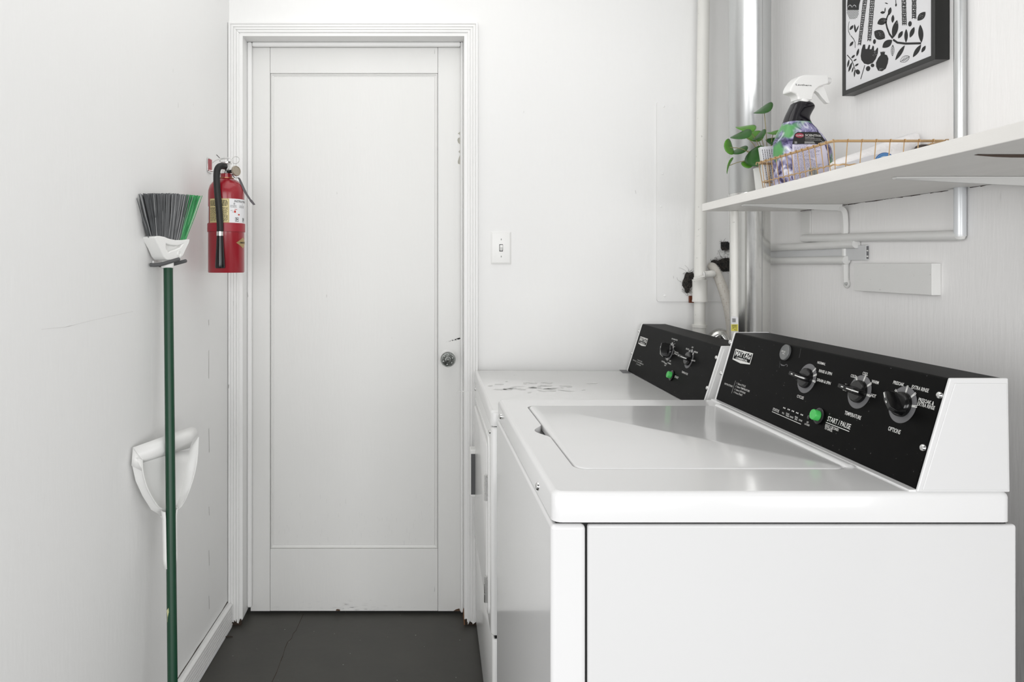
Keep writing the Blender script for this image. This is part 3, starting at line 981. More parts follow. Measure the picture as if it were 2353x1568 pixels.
sc_.build('worn_patches', scuff_m, ddeck, kind='stuff')
dryer.rotation_euler.z = YAW

# ================================================================== BACK WALL THINGS
# --- light switch
sw = thing('light_switch', 'white toggle light switch plate on the back wall beside the door', 'switch', at(1150.5, 608, YB))
c = at(1151, 570, YB)
MB().loops([[Vector((c.x + x, YB - d, c.z + y)) for x, y in rrect(-0.0355 + i, -0.0570 + i, 0.0355 - i, 0.0570 - i, 0.002, 3)] for i, d in ((0, 0.0), (0, 0.0022), (0.004, 0.0055), (0.0062, 0.006))]).build('cover_plate', whitepl_m, sw, smooth=True, ang=30)
MB().box((c.x - 0.0062, YB - 0.0064, c.z - 0.0125), (c.x + 0.0062, YB - 0.0058, c.z + 0.0125)).build('toggle_slot', gap_m, sw)
MB().prism([(c.x - 0.0048, YB - 0.006, c.z - 0.0110), (c.x - 0.0048, YB - 0.006, c.z + 0.0095), (c.x - 0.0048, YB - 0.0120, c.z + 0.0105), (c.x - 0.0048, YB - 0.0155, c.z + 0.0030)], (0.0096, 0, 0)).build('toggle', whitepl_m, sw, bevel=0.0012)
for dz in (-0.0300, 0.0300):
    s_ = MB().lathe([(0.0034, 0), (0.003, 0.0012), (0.0001, 0.0016)], (c.x, YB - 0.006, c.z + dz), (0, -1, 0), 12, caps=False).build('screw', whitepl_m, sw, smooth=True)
    MB().box((c.x - 0.0006, YB - 0.0078, c.z + dz - 0.0026), (c.x + 0.0006, YB - 0.0074, c.z + dz + 0.0026)).build('slot', gap_m, s_)

# --- painted access cover screwed to the back wall, corner strip beside it
Y0 = YB
x0, x1 = at(1508, 0, Y0).x, at(1668, 0, Y0).x
zt_, zb_ = at(0, 235, Y0).z, at(0, 693, Y0).z
cover = thing('access_cover', 'white painted sheet cover screwed to the back wall behind the pipes', 'cover', ((x0 + x1) / 2, Y0, zb_))
pl = [Vector((x, Y0 - 0.0022, z)) for x, z in rrect(x0, zb_, x1 + 0.03, zt_, 0.008, 3)]
MB().prism(pl, (0, -0.0046, 0)).build('sheet', wall_m, cover)
for px, py in ((1524, 245), (1521, 400), (1518, 475), (1526, 680)):
    q = at(px, py, Y0)
    MB().lathe([(0.0042, 0), (0.0036, 0.0016), (0.0001, 0.0022)], (q.x, Y0 - 0.0067, q.z), (0, -1, 0), 12, caps=False).build('screw', wall_m, cover, smooth=True)
MB().box((at(1671, 0, Y0).x, Y0 - 0.011, zb_), (XW - 0.0005, Y0 - 0.0068, zt_)).build('edge_strip', wall_m, cover, bevel=0.001)


def tuft(name, label, cpx, outline, Y, n_hair, seed):
    """ragged hole stuffed with dark fibre: a lumpy plug and loose hairs"""
    random.seed(seed)
    root = thing(name, label, 'insulation', at(*cpx, Y))
    poly = [at(x, y, Y) for x, y in outline]
    cc = sum(poly, Vector()) / len(poly)
    ls = []
    for sc_k, d in ((1.0, 0.0003), (0.92, 0.004), (0.6, 0.008), (0.15, 0.009)):
        ls.append([cc + (p - cc) * (sc_k * random.uniform(0.93, 1.05)) - Vector((0, d * random.uniform(0.7, 1.2), 0)) for p in poly])
    MB().loops(ls).build('plug', gap_m, root)
    hm = MB()
    for k in range(n_hair):
        p = random.choice(poly)
        p = cc + (p - cc) * random.uniform(0.1, 0.95) - Vector((0, random.uniform(0.003, 0.011), 0))
        path = [p]
        ang = math.atan2(p.z - cc.z, p.x - cc.x) + random.uniform(-1.2, 1.2)
        st = random.uniform(0.0014, 0.0032) if k % 4 else random.uniform(0.003, 0.007)
        curl = random.uniform(-0.6, 0.6)
        for j in range(5):
            ang += curl
            p = p + Vector((math.cos(ang) * st, random.uniform(-0.002, 0.001), math.sin(ang) * st))
            p.y = min(p.y, Y - 0.0022)
            path.append(p)
        hm.tube(path, 0.00042 if k % 4 else 0.00028, 3, caps=False)
    hm.build('loose_hair', hair_m, root, kind='stuff')
    return root


YC = Y0 - 0.0069
z7 = lambda x, y: (1560 + x / 6.03, 540 + y / 6.03)
tuft('insulation_tuft', 'dark fibre bulging from a ragged hole left of the white drain pipe', (1583, 690),
     [z7(*p) for p in ((105, 510), (145, 522), (185, 512), (215, 560), (215, 640), (190, 700), (150, 740), (135, 800), (105, 812), (85, 790), (70, 735), (45, 700), (50, 640), (75, 590), (90, 540))], YC, 260, 3)
tuft('insulation_tuft', 'dark fibre in the ragged hole where the beige hose leaves the wall', (1655, 600),
     [z7(*p) for p in ((440, 360), (480, 342), (540, 355), (590, 335), (640, 320), (735, 320), (735, 512), (615, 515), (585, 490), (560, 440), (520, 400), (470, 395), (430, 440))], YC, 200, 4)
tuft('insulation_tuft', 'dark fibre in the square hole around the upper painted pipe in the corner', (1672, 575),
     [z7(*p) for p in ((580, 98), (735, 92), (735, 205), (700, 205), (640, 210), (600, 215), (578, 180))], YC, 120, 5)

# --- white drain standpipe with coupling, elbow, trap and clamp
YP = 2.372
sp = thing('drain_standpipe', 'white vertical drain pipe with coupling and clamp on the back wall', 'pipe', at(1607, 780, YP))
pt_ = lambda px, py, Y=YP: at(px, py, Y)
MB().tube([pt_(1619, -120), pt_(1608.5, 640)], 0.0195, 20).build('upper_pipe', pipe_m, sp, smooth=True)
MB().tube([pt_(1608, 640), pt_(1607.5, 750)], 0.0183, 20).build('lower_pipe', pipe_m, sp, smooth=True)
cz0, cz1 = pt_(0, 694).z, pt_(0, 642).z
MB().lathe([(0.0195, 0), (0.0248, 0.0), (0.0252, 0.003), (0.0252, 0.006), (0.0242, 0.008), (0.0242, cz1 - cz0 - 0.006), (0.0252, cz1 - cz0 - 0.005), (0.0252, cz1 - cz0 - 0.001), (0.0195, cz1 - cz0)], (pt_(1608, 0).x, YP, cz0), n=28).build('coupling', pipe_m, sp, smooth=True, ang=50)
ez = pt_(0, 752).z
MB().lathe([(0.0190, 0), (0.0246, 0), (0.0246, 0.009), (0.0190, 0.010)], (pt_(1607, 0).x, YP, ez - 0.001), n=28).build('collar', pipe_m, sp, smooth=True, ang=50)
MB().tube(bez([pt_(1607, 748), pt_(1607, 765), pt_(1612, 782), pt_(1626, 790), pt_(1640, 784, YP - 0.01)], 6), 0.0215, 18).build('elbow', pipe_m, sp, smooth=True)
MB().tube(bez([pt_(1634, 786, YP - 0.01), pt_(1648, 772, YP - 0.015), pt_(1660, 772, YP - 0.02), pt_(1672, 790, YP - 0.03), pt_(1675, 830, YP - 0.03)], 6), [0.0225] * 25, 18).build('trap', steelp_m, sp, smooth=True)
cl = MB()
g0 = pt_(1607, 638, YP)
cl.prism([pt_(1593, 642, YP - 0.024), pt_(1616, 635.5, YP - 0.028), pt_(1616, 632.5, YP - 0.028), pt_(1593, 638, YP - 0.024)], (0, -0.018, 0))
cl.build('clamp_strap', pipe_m, sp, bevel=0.0008)
a, b = pt_(1618, 631, YP - 0.03), pt_(1641, 629, YP - 0.026)
ax = (b - a).normalized()
L_ = (b - a).length
MB().lathe([(0.0120, 0), (0.0120, 0.003), (0.0110, 0.004), (0.0110, L_ * 0.45), (0.0118, L_ * 0.5), (0.0118, L_ * 0.9), (0.0105, L_)], a, ax, 20).build('clamp_boss', pipe_m, sp, smooth=True, ang=40)
MB().lathe([(0.0110, -0.002), (0.0060, -0.004), (0.0001, -0.004)], a, ax, 16, caps=False).build('clamp_bolt', chrome_m, sp, smooth=True)
MB().lathe([(0.012, 0.0), (0.0175, 0.0), (0.0175, 0.006), (0.010, 0.0075), (0.0001, 0.0075)], at(1596, 668, YC), (0, -1, 0), 24, caps=False).build('wall_flange', pipe_m, sp, smooth=True, ang=50)
MB().box(tuple(at(1582, 696, YC)), tuple(at(1593, 680, YC) - Vector((0, 0.008, 0)))).build('copper_stub', copper_m, sp, bevel=0.001)

# --- washer drain hose leaving the wall
ring_path = bez([at(1634, 612, YC - 0.004), at(1640, 616, YC - 0.03), at(1652, 640, YC - 0.06), at(1666, 678, YC - 0.075), at(1676, 715, YC - 0.08), at(1682, 760, YC - 0.085), at(1683, 830, YC - 0.09)], 8)
hose = MB().tube(ring_path, [0.0135 + 0.004 * min(1, i / 30) for i in range(len(ring_path))], 16).build('drain_hose', hose_m, smooth=True, label='beige stained drain hose curving down from the wall hole behind the machines', cat='hose')

# --- exhaust duct in the corner
duct = thing('exhaust_duct', 'round galvanized steel exhaust duct rising behind the shelf end', 'duct', (1.0233, 2.131, 0.6))
DC = Vector((1.0243, 2.131, 0))
zj = at(0, 443, 2.1).z
MB().lathe([(0.0572, 0.62), (0.0572, zj - 0.02), (0.0580, zj - 0.018), (0.0565, zj - 0.010), (0.0580, zj - 0.004), (0.0565, zj + 0.01)], DC, n=48).build('lower_section', steelp_m, duct, smooth=True, ang=60)
MB().lathe([(0.0585, zj), (0.0592, zj + 0.001), (0.0592, 2.449), (0.0585, 2.449)], DC, n=48).build('upper_section', steel_m, duct, smooth=True, ang=60)
seam_m = M('duct_seam', (0.36, 0.36, 0.36), 0.5, 0.8, var=0.1)
for ang_ in (-80, ):
    d_ = Vector((math.cos(R(ang_)), math.sin(R(ang_)), 0))
    MB().tube([DC + d_ * 0.0590 + Vector((0, 0, zj + 0.004)), DC + d_ * 0.0590 + Vector((0, 0, 2.445))], 0.0012, 6).build('seam', seam_m, duct, smooth=True)
    MB().tube([DC + d_ * 0.0572 + Vector((0, 0, 0.63)), DC + d_ * 0.0572 + Vector((0, 0, zj - 0.02))], 0.0012, 6).build('seam', seam_m, duct, smooth=True)

# ================================================================== SHELF AND ITS BRACKETS
SB, ST = 1.4190, 1.4415                                # underside and top
SYF, SYN = 2.055, 0.45


def sfx(Y):
    return 0.8456 - (2.055 - Y) * (0.8456 - 0.759) / (2.055 - 0.865)


VY = F * (XW - 0.0125) / (2206 - CX)                    # vertical conduit depth
shelf = thing('wall_shelf', 'long white painted board shelf on the right wall above the machines', 'shelf', (0.97, 1.2, SB))
nt = 0.0140
pl = [(sfx(SYN), SYN, SB), (XW - 0.001, SYN, SB), (XW - 0.001, VY - nt, SB), (XW - 0.026, VY - nt, SB), (XW - 0.026, VY + nt, SB), (XW - 0.001, VY + nt, SB), (XW - 0.001, SYF, SB), (sfx(SYF), SYF, SB)]
board = MB().prism(pl, (0, 0, ST - SB)).build('board', M('shelf_paint', S(238, 236, 232), 0.4, var=0.06, vscale=30, stretch=(1, 0.1, 1), bump=0.12, bscale=90, specks=0.35, sscale=60, sthr=0.745), shelf, bevel=0.0015)
zs = lambda x, y: (2080 + x / 8.619, 280 + y / 8.617)
pts = [(1360, 662), (1440, 645), (1600, 648), (1900, 648), (2353, 650), (2600, 650), (2600, 712), (2353, 710), (2100, 708), (1800, 698), (1560, 680), (1430, 668)]
MB().add([onZ(*zs(*p), SB - 0.0005) for p in pts], [tuple(range(len(pts)))]).build('bare_wood_gash', bare_m, board)
jn = MB()
pts = []
random.seed(11)
Y = 0.9
while Y < SYF:
    pts.append(Y)
    Y += random.uniform(0.006, 0.03)
for i in range(len(pts) - 1):
    if abs(pts[i] - VY) < 0.03:
        continue
    h0, h1 = random.uniform(0.0002, 0.0022), random.uniform(0.0002, 0.0022)
    jn.add([Vector((XW - 0.0005, pts[i], SB - h0)), Vector((XW - 0.0005, pts[i + 1], SB - h1)), Vector((XW - 0.0022, pts[i + 1], SB - 0.0003)), Vector((XW - 0.0022, pts[i], SB - 0.0003))], [(0, 1, 2, 3)])
jn.build('dirty_joint', dirt_m, board, kind='stuff')


def bracket(Y, xtip, label, full):
    root = thing('shelf_bracket', label, 'bracket', (XW, Y, 1.2), 'shelf brackets')
    w = 0.011
    # pressed steel arm: V-section running under the board, thickening to the elbow
    rows = []
    for t in range(9):
        x = xtip + (XW - 0.020 - xtip) * t / 8
        d = 0.004 + 0.013 * t / 8
        hw = w * (0.55 + 0.45 * min(1, t / 2))
        rows.append([Vector((x, Y - hw, SB - 0.0005)), Vector((x, Y - hw, SB - 0.0025)), Vector((x, Y - hw * 0.35, SB - d)), Vector((x, Y + hw * 0.35, SB - d)), Vector((x, Y + hw, SB - 0.0025)), Vector((x, Y + hw, SB - 0.0005))])
    MB().loops(rows).build('arm', pipe2_m, root, smooth=True, ang=30)
    el = bez([(XW - 0.026, Y, SB - 0.009), (XW - 0.015, Y, SB - 0.014), (XW - 0.009, Y, SB - 0.028), (XW - 0.007, Y, SB - 0.06), (XW - 0.007, Y, SB - 0.10), (XW - 0.006, Y, SB - 0.15), (XW - 0.0055, Y, SB - 0.205)], 5)
    rows = []
    for i, p in enumerate(el):
        t = i / (len(el) - 1)
        hw = w * (1.0 - 0.25 * t)
        tng = (el[min(i + 1, len(el) - 1)] - el[max(i - 1, 0)]).normalized()
        nn = Vector((tng.z, 0, -tng.x))                  # away from the wall
        if nn.x > 0:
            nn = -nn
        rows.append([p + Vector((0, -hw, 0)) - nn * 0.004, p + Vector((0, -hw, 0)) - nn * 0.001, p + Vector((0, -hw * 0.4, 0)) + nn * 0.006, p + Vector((0, hw * 0.4, 0)) + nn * 0.006, p + Vector((0, hw, 0)) - nn * 0.001, p + Vector((0, hw, 0)) - nn * 0.004])
    MB().loops(rows).build('leg', pipe2_m, root, smooth=True, ang=30)
    if full:
        e = Vector((XW - 0.0005, Y, SB - 0.208))
        MB().lathe([(0.0125, 0), (0.0125, 0.003), (0.011, 0.0042), (0.007, 0.0042), (0.0065, 0.0025), (0.0001, 0.0025)], e, (-1, 0, 0), 20, caps=False).build('foot', pipe2_m, root, smooth=True, ang=45)
        MB().lathe([(0.0055, 0.0027), (0.0050, 0.0045), (0.0001, 0.0052)], e, (-1, 0, 0), 12, caps=False).build('screw', steel_m, root, smooth=True)
    return root


BY = F * (XW - 0.012) / (1937 - CX)
bracket(BY, at(1706, 0, BY).x, 'white pressed steel shelf bracket with its whole wall leg in view', True)
BY2 = (SB - CZ) * F / (CY - 407.0)
bracket(BY2, at(2055, 0, BY2).x, 'white pressed steel shelf bracket arm at the right edge of the view', True)

# --- post under the shelf end with a hanging tag
po = thing('painted_post', 'thin white painted pipe standing under the far end of the shelf', 'pipe', (0.93, 2.03, 0.6))
PX = at(1688.3, 0, 2.03).x
MB().tube([(PX, 2.03, 0.6), (PX, 2.03, SB - 0.001)], 0.0103, 18).build('tube', pipe_m, po, smooth=True)
tg = MB().prism([at(*z7(*p), 2.017) for p in ((722, 1130), (800, 1130), (820, 1155), (822, 1335), (722, 1335))], (0, -0.0006, 0)).build('tag', paper_m, po)
tp = Panel(at(*z7(725, 1335), 2.0163), (1, 0, 0), (0, 0, 1))
Ink(tp, 0.0002).poly([z7(*p) for p in ((724, 1240), (820, 1240), (820, 1333), (724, 1333))]).build('yellow_print', yellow_m, tg)
k = Ink(tp, 0.0004)
for i, x in enumerate((738, 745, 750, 757, 764, 769, 776, 781)):
    k.poly([z7(x, 1158), z7(x + (2, 4)[i % 2], 1158), z7(x + (2, 4)[i % 2], 1212), z7(x, 1212)])
for y in (1248, 1262, 1276):
    k.poly([z7(735, y), z7(802, y), z7(802, y + 6), z7(735, y + 6)])
k.stroke([z7(735, 1300), z7(760, 1290), z7(770, 1315), z7(800, 1290), z7(795, 1328), z7(775, 1322)], 0.0012)
k.build('tag_print', ink_m, tg)

# ================================================================== RIGHT WALL PIPES
zv0 = at(0, 541, VY).z
cd = thing('electrical_conduit', 'metal conduit running down the right wall through the shelf and along it', 'conduit', (XW - 0.0125, VY, zv0))
RC = 0.0108
xv = XW - 0.0125
MB().tube([(xv, VY, ST + 0.001), (xv, VY, 2.449)], RC, 20).build('upper_run', steel_m, cd, smooth=True)
MB().tube([(xv, VY, zv0 - 0.002), (xv, VY, ST)], RC, 20).build('painted_drop', M('conduit_paint', S(222, 225, 228), 0.25, 0.15, var=0.03), cd, smooth=True)
YL = F * xv / (1846 - CX)
zL = at(0, 548, YL).z
MB().tube([(xv, VY, zv0), (xv, VY + 0.01, zv0), (xv, YL, zL)], [RC, RC * 1.02, RC], 20).build('level_run', pipe2_m, cd, smooth=True)
MB().lathe([(0.0001, -RC * 1.02), (RC * 0.7, -RC * 0.75), (RC * 1.02, 0), (RC * 0.7, RC * 0.75), (0.0001, RC * 1.02)], (xv, VY, zv0), n=20, caps=False).build('corner', pipe2_m, cd, smooth=True)
sy0 = F * (XW - 0.003) / (1862 - CX)
sy1 = F * (XW - 0.003) / (1842 - CX)
MB().box((XW - 0.004, sy0, zL - 0.003), (XW - 0.0003, sy1, SB - 0.004)).build('strap', pipe2_m, cd, bevel=0.001)
# two water pipes and the channel between them
for nm, pyr, Yn, lab in (('water_pipe', 557.5, 1.760, 'upper white painted water pipe on the right wall behind the bracket leg'), ('water_pipe', 598.5, 1.80, 'lower white painted water pipe on the right wall ending at the bracket foot')):
    q = at(1900, pyr, F * (XW - 0.0125) / (1900 - CX))
    z = q.z if nm else 0
    if pyr < 570:
        z = zL - 0.0235
    MB().tube([(XW - 0.0125, Yn, z), (XW - 0.0125, YB - 0.004, z)], 0.0108, 18).build(nm, pipe2_m, smooth=True, label=lab, cat='pipe', group='painted water pipes')
YC1 = F * (XW - 0.008) / (1990 - CX)
zc0, zc1 = at(0, 598, YC1).z, at(0, 563, YC1).z
ch = thing('mounting_channel', 'short grey-white metal channel between the two painted pipes', 'channel', (XW, 1.9, zc0))
MB().box((XW - 0.0085, YC1, zc0), (XW - 0.0003, 2.4, zc1)).build('rail', greyw_m, ch, bevel=0.001)
e = MB().prism([(XW - 0.0082 + 0.0012, YC1 - 0.0006, z) for z in (zc0 + 0.003, zc1 - 0.003)] + [(XW - 0.0018, YC1 - 0.0006, z) for z in (zc1 - 0.003, zc0 + 0.003)], (0, 0.0012, 0)).build('open_end', greyp_m, ch)
for zz_ in (0.25, 0.62):
    screw((XW - 0.005, YC1 - 0.0006, zc0 + (zc1 - zc0) * zz_), (0, -1, 0), 0.0026, ch)
# wooden block screwed to the wall
by0 = F * XW / (2163 - CX)
bx = (2141 - CX) * by0 / F
by1 = F * bx / (1962 - CX)
bz1, bz0 = at(0, 605.5, by0).z, at(0, 679, by0).z
MB().box((bx, by0, bz0), (XW - 0.0003, by1, bz1)).build('wall_block', pipe2_m, bevel=0.0012, label='white painted wooden block fixed to the right wall under the pipes', cat='block')

# ================================================================== FRAMED PRINT
py0 = F * XW / (2183 - CX)
fx = (2148 - CX) * py0 / F
py1 = F * fx / (1935 - CX)
pz = 1.6965
pic = thing('framed_print', 'black-framed black and white plant print on the right wall', 'picture', (XW, (py0 + py1) / 2, pz))
fw, fh = 0.0115, 0.41
for a, b in (((fx, py0, pz), (XW - 0.0005, py0 + fw, pz + fh)), ((fx, py1 - fw, pz), (XW - 0.0005, py1, pz + fh)), ((fx, py0 + fw, pz), (XW - 0.0005, py1 - fw, pz + fw)), ((fx, py0 + fw, pz + fh - fw), (XW - 0.0005, py1 - fw, pz + fh))):
    MB().box(a, b).build('frame_bar', frame_m, pic, bevel=0.0008)
sheet = MB().box((fx + 0.0025, py0 + fw, pz + fw), (fx + 0.005, py1 - fw, pz + fh - fw)).build('paper_sheet', M('print_paper', S(224, 224, 226), 0.7, var=0.008), pic)
PP = Panel((fx + 0.0025, py1 - fw, pz + fw), (0, -1, 0), (0, 0, 1))
z8 = lambda x, y: (1920 + x / 6.532, y / 6.533)
k = Ink(PP, 0.0003)
random.seed(5)
for p, q, w in (((213, 452), (268, 378), .42), ((300, 490), (285, 362), .22), ((302, 490), (350, 380), .16), ((213, 696), (268, 620), .4), ((318, 846), (350, 728), .28),
                ((238, 875), (292, 825), .42), ((180, 1012), (205, 890), .22), ((270, 918), (318, 885), .4), ((195, 1080), (248, 935), .22), ((290, 995), (348, 955), .4), ((245, 1090), (272, 1000), .22), ((283, 1160), (288, 1050), .2),
                ((628, 358), (775, 285), .62), ((800, 230), (830, 108), .4), ((855, 345), (865, 222), .36), ((865, 570), (925, 300), .32), ((583, 470), (742, 575), .8), ((942, 578), (1008, 465), .42),
                ((1058, 640), (1062, 435), .26), ((1117, 565), (1183, 405), .36), ((1290, 640), (1272, 370), .28), ((1232, 310), (1350, 178), .52), ((1292, 788), (1352, 686), .4), ((850, 600), (705, 715), .55),
                ((1040, 680), (898, 905), .22), ((1285, 670), (1162, 860), .28), ((740, 190), (748, 110), .2), ((672, 190), (745, 185), .55), ((790, 60), (740, 40), .3), ((905, 100), (912, 50), .5)):
    k.leaf(z8(*p), z8(*q), w)
    if max(p[1], q[1]) < 740 and min(p[1], q[1]) - 800 > -790:       # more foliage in the upper half of the sheet
        k.leaf(z8(p[0], p[1] - 800), z8(q[0], q[1] - 800), w)
for pts, w in ((((207, 322), (190, 400), (195, 470), (222, 530)), .0016), (((230, 535), (275, 590), (295, 640), (295, 720)), .0018), (((175, 825), (245, 905), (280, 1000), (300, 1070)), .0022), (((440, 980), (378, 1188)), .0026),
               (((755, 330), (775, 420), (810, 510), (860, 575)), .0046), (((865, 595), (930, 640), (1050, 655), (1285, 650)), .0046), (((800, 200), (770, 270), (760, 340)), .0048), (((905, 0), (908, 60)), .002)):
    k.stroke([z8(*p) for p in pts], w)
for c_, rx, ry, rot in (((585, 625), 3.3, 5.6, 0.1), ((1118, 358), 4.1, 6.2, 0.1), ((490, 1030), 5, 6, 0.3), ((556, 982), 4.2, 4.2, 0), ((335, 1080), 4.8, 6, -0.5)):
    k.blob(z8(*c_), rx, ry, rot)
# tulip head and pomegranate
k.poly([z8(*p) for p in ((415, 670), (445, 668), (450, 735), (478, 735), (500, 672), (522, 675), (512, 740), (540, 738), (560, 682), (578, 700), (578, 760), (600, 760), (630, 712), (640, 730), (635, 800), (605, 885), (560, 945), (490, 970), (430, 955), (388, 900), (378, 840), (390, 750))])
k.poly([z8(*p) for p in ((678, 825), (672, 775), (690, 785), (700, 770), (712, 785), (722, 765), (730, 785), (745, 770), (738, 815), (775, 830), (795, 880), (785, 950), (755, 1030), (700, 1070), (640, 1062), (610, 1000), (608, 940), (640, 870))])
# round fruit with hatched lower half, top left
k.poly([z8(*p) for p in ((185, -60), (375, -60), (375, 0), (355, 75), (350, 150), (180, 150), (175, 80))])
for row in range(8):
    y = 158 + row * 17
    for col_ in range(11):
        x = 175 + col_ * 16 + (row % 2) * 8
        if ((x - 260) / 88) ** 2 + ((y - 180) / 118) ** 2 < 1:
            k.poly([z8(x - 5, y - 6), z8(x + 2, y - 7), z8(x + 6, y + 6), z8(x - 1, y + 8)])
# patterned animal legs: nets of small dark bars
for (ax_, ay, bx_, by_, w0, w1) in ((460, -130, 360, 680, 62, 42), (565, -130, 505, 620, 70, 52), (1022, -160, 1035, 380, 62, 60), (1180, -160, 1180, 285, 60, 60)):
    n = int(abs(by_ - ay) / 26)
    for i in range(n):
        t0, t1 = i / n, (i + 1) / n
        cx0, cx1 = ax_ + (bx_ - ax_) * t0, ax_ + (bx_ - ax_) * t1
        y0_, y1_ = ay + (by_ - ay) * t0, ay + (by_ - ay) * t1
        w_ = (w0 + (w1 - w0) * t0) / 2
        k.stroke([z8(cx0 - w_ * random.uniform(.8, 1), y0_), z8(cx1 - w_ * random.uniform(.8, 1), y1_)], 0.0022)
        k.stroke([z8(cx0 + w_ * random.uniform(.8, 1), y0_), z8(cx1 + w_ * random.uniform(.8, 1), y1_)], 0.0022)
        o_ = random.uniform(-.35, .35) * w_
        k.stroke([z8(cx0 + o_, y0_), z8(cx1 + o_, y1_)], 0.0018)
        k.stroke([z8(cx0 - w_ * .95, y0_ + random.uniform(-3, 3)), z8(cx0, y0_ + random.uniform(-6, 6)), z8(cx0 + w_ * .95, y0_ + random.uniform(-3, 3))], 0.0022)
# veined leaves in outline
for c0, c1, ww in (((855, 840), (860, 675), 24), ((972, 925), (1112, 848), 44)):
    c0, c1 = Vector(c0), Vector(c1)
    d_ = c1 - c0
    nn = Vector((-d_.y, d_.x)).normalized()
    for sg in (-1, 1):
        k.stroke([z8(*(c0 + d_ * t + nn * sg * ww * math.sin(math.pi * t) ** .8)) for t in [i / 10 for i in range(11)]], 0.0009)
        for t in (.2, .35, .5, .65, .8):
            k.stroke([z8(*(c0 + d_ * t)), z8(*(c0 + d_ * min(1, t + .12) + nn * sg * ww * .8 * math.sin(math.pi * t)))], 0.0008)
    k.stroke([z8(*c0), z8(*c1)], 0.0008)
k.build('plant_print', ink_m, sheet)
k = Ink(PP, 0.0005)                                       # white flecks in the printed shapes
for i in range(110):
    c_ = random.choice(((590, 800, 35, 60), (690, 1035, 55, 18), (690, 510, 55, 35), (930, 330, 25, 20), (1300, 240, 30, 30), (740, 310, 30, 20)))
    x, y = random.gauss(c_[0], c_[2] * .6), random.gauss(c_[1], c_[3] * .6)
    k.poly([z8(x, y), z8(x + random.uniform(3, 7), y + 1), z8(x + 4, y + random.uniform(3, 8))])
for a0, a1 in ((190, 245), (255, 310)):
    k.stroke([z8(a0, 108), z8(a0 + 12, 85), z8(a0 + 30, 75), z8(a1 - 8, 85), z8(a1, 108)], 0.0012)
k.build('print_flecks', paper_m, sheet)

# ================================================================== ON THE SHELF
# --- brass wire basket
RZ = CZ + 0.2625
BN, BF = 0.2625 * F / (CY - 324.0), 0.2625 * F / (CY - 376.0)   # near and far ends of the rim
BX0, BX1 = (1915 - CX) * BN / F, XW - 0.006
bk = thing('wire_basket', 'brass wire basket on the shelf holding the spray bottle', 'basket', ((BX0 + BX1) / 2, (BN + BF) / 2, ST))
rimp = [Vector((x, y, RZ)) for x, y in rrect(BX0, BN, BX1, BF, 0.012, 4)]
MB().tube(rimp, 0.0029, 8, closed=True).build('rim', brass_m, bk, smooth=True)
TI = 0.010                                              # how far the sides lean in at the foot
fp = lambda x, y, t: Vector((x + TI * t * (1 if x < (BX0 + BX1) / 2 else -1), y + TI * t * (1 if y < (BN + BF) / 2 else -1), RZ + (ST + 0.0022 - RZ) * t))
wires = MB()
nl, nw = 14, 8


def wire(x, y, ex=True, ey=True):
    sx = (1 if x < (BX0 + BX1) / 2 else -1) * (1 if ex else 0)
    sy = (1 if y < (BN + BF) / 2 else -1) * (1 if ey else 0)
    top = Vector((x, y, RZ + 0.003))
    bot = Vector((x + sx * TI, y + sy * TI, ST + 0.0022))
    m = MB().tube([top, top * 0.96 + bot * 0.04, bot], 0.00105, 6)
    # little hook round the rim
    m.tube([top + Vector((-sx, -sy, 0)) * 0.0042 + Vector((0, 0, -0.006)), top + Vector((-sx, -sy, 0)) * 0.0035, top], 0.0012, 5)
    m.build('upright_wire', brass_m, bk, smooth=True)


for i in range(1, nl):
    y = BN + (BF - BN) * i / nl
    wire(BX0, y, True, False)
    wire(BX1, y, True, False)
for i in range(1, nw):
    x = BX0 + (BX1 - BX0) * i / nw
    wire(x, BN, False, True)
    wire(x, BF, False, True)
for x in (BX0 + 0.002, BX1 - 0.002):
    for y in (BN + 0.002, BF - 0.002):
        wire(x, y)
for t, rr in ((0.62, 0.0016), (1.0, 0.0016)):
    lp = [fp(x, y, t) for x, y in rrect(BX0, BN, BX1, BF, 0.012, 4)]
    ln = []
    for i in range(len(lp)):
        a, b = lp[i], lp[(i + 1) % len(lp)]
        n = max(1, int((b - a).length / 0.006))
        for j in range(n):
            ln.append(a + (b - a) * j / n)
    if t < 1:
        ln = [p + Vector((0, 0, 0.0011 * math.sin(i * 1.6))) for i, p in enumerate(ln)]
    MB().tube(ln, rr, 6, closed=True).build('band_wire', brass_m, bk, smooth=True)
for i in range(1, 8):
    x = BX0 + TI + (BX1 - BX0 - 2 * TI) * i / 8
    MB().tube([(x, BN + TI, ST + 0.0022), (x, BF - TI, ST + 0.0022)], 0.00125, 6).build('floor_wire', brass_m, bk, smooth=True)

# --- spray bottle
BTY = 1.752
BC = at(1843, 0, BTY)
BC = Vector((BC.x, BTY, ST + 0.004))
psi = R(11)
bw = Vector((math.cos(psi), math.sin(psi), 0))             # along the broad side
bn = Vector((math.sin(psi), -math.cos(psi), 0))            # broad face towards the room
bot = thing('spray_bottle', 'lavender-printed cleaning spray bottle with white trigger head in the basket', 'bottle', BC)
BP = Panel(BC, bw, (0, 0, 1))
rows_px = [(441, 1786, 1897), (436, 1780, 1902), (425, 1778, 1905), (391, 1778, 1908), (360, 1777, 1910), (340, 1777, 1907), (325, 1780, 1897), (310, 1787, 1884), (295, 1795, 1870), (281, 1802, 1859), (270, 1806, 1856), (258, 1811, 1861), (246, 1817, 1867), (238, 1821, 1864), (234, 1827, 1858)]


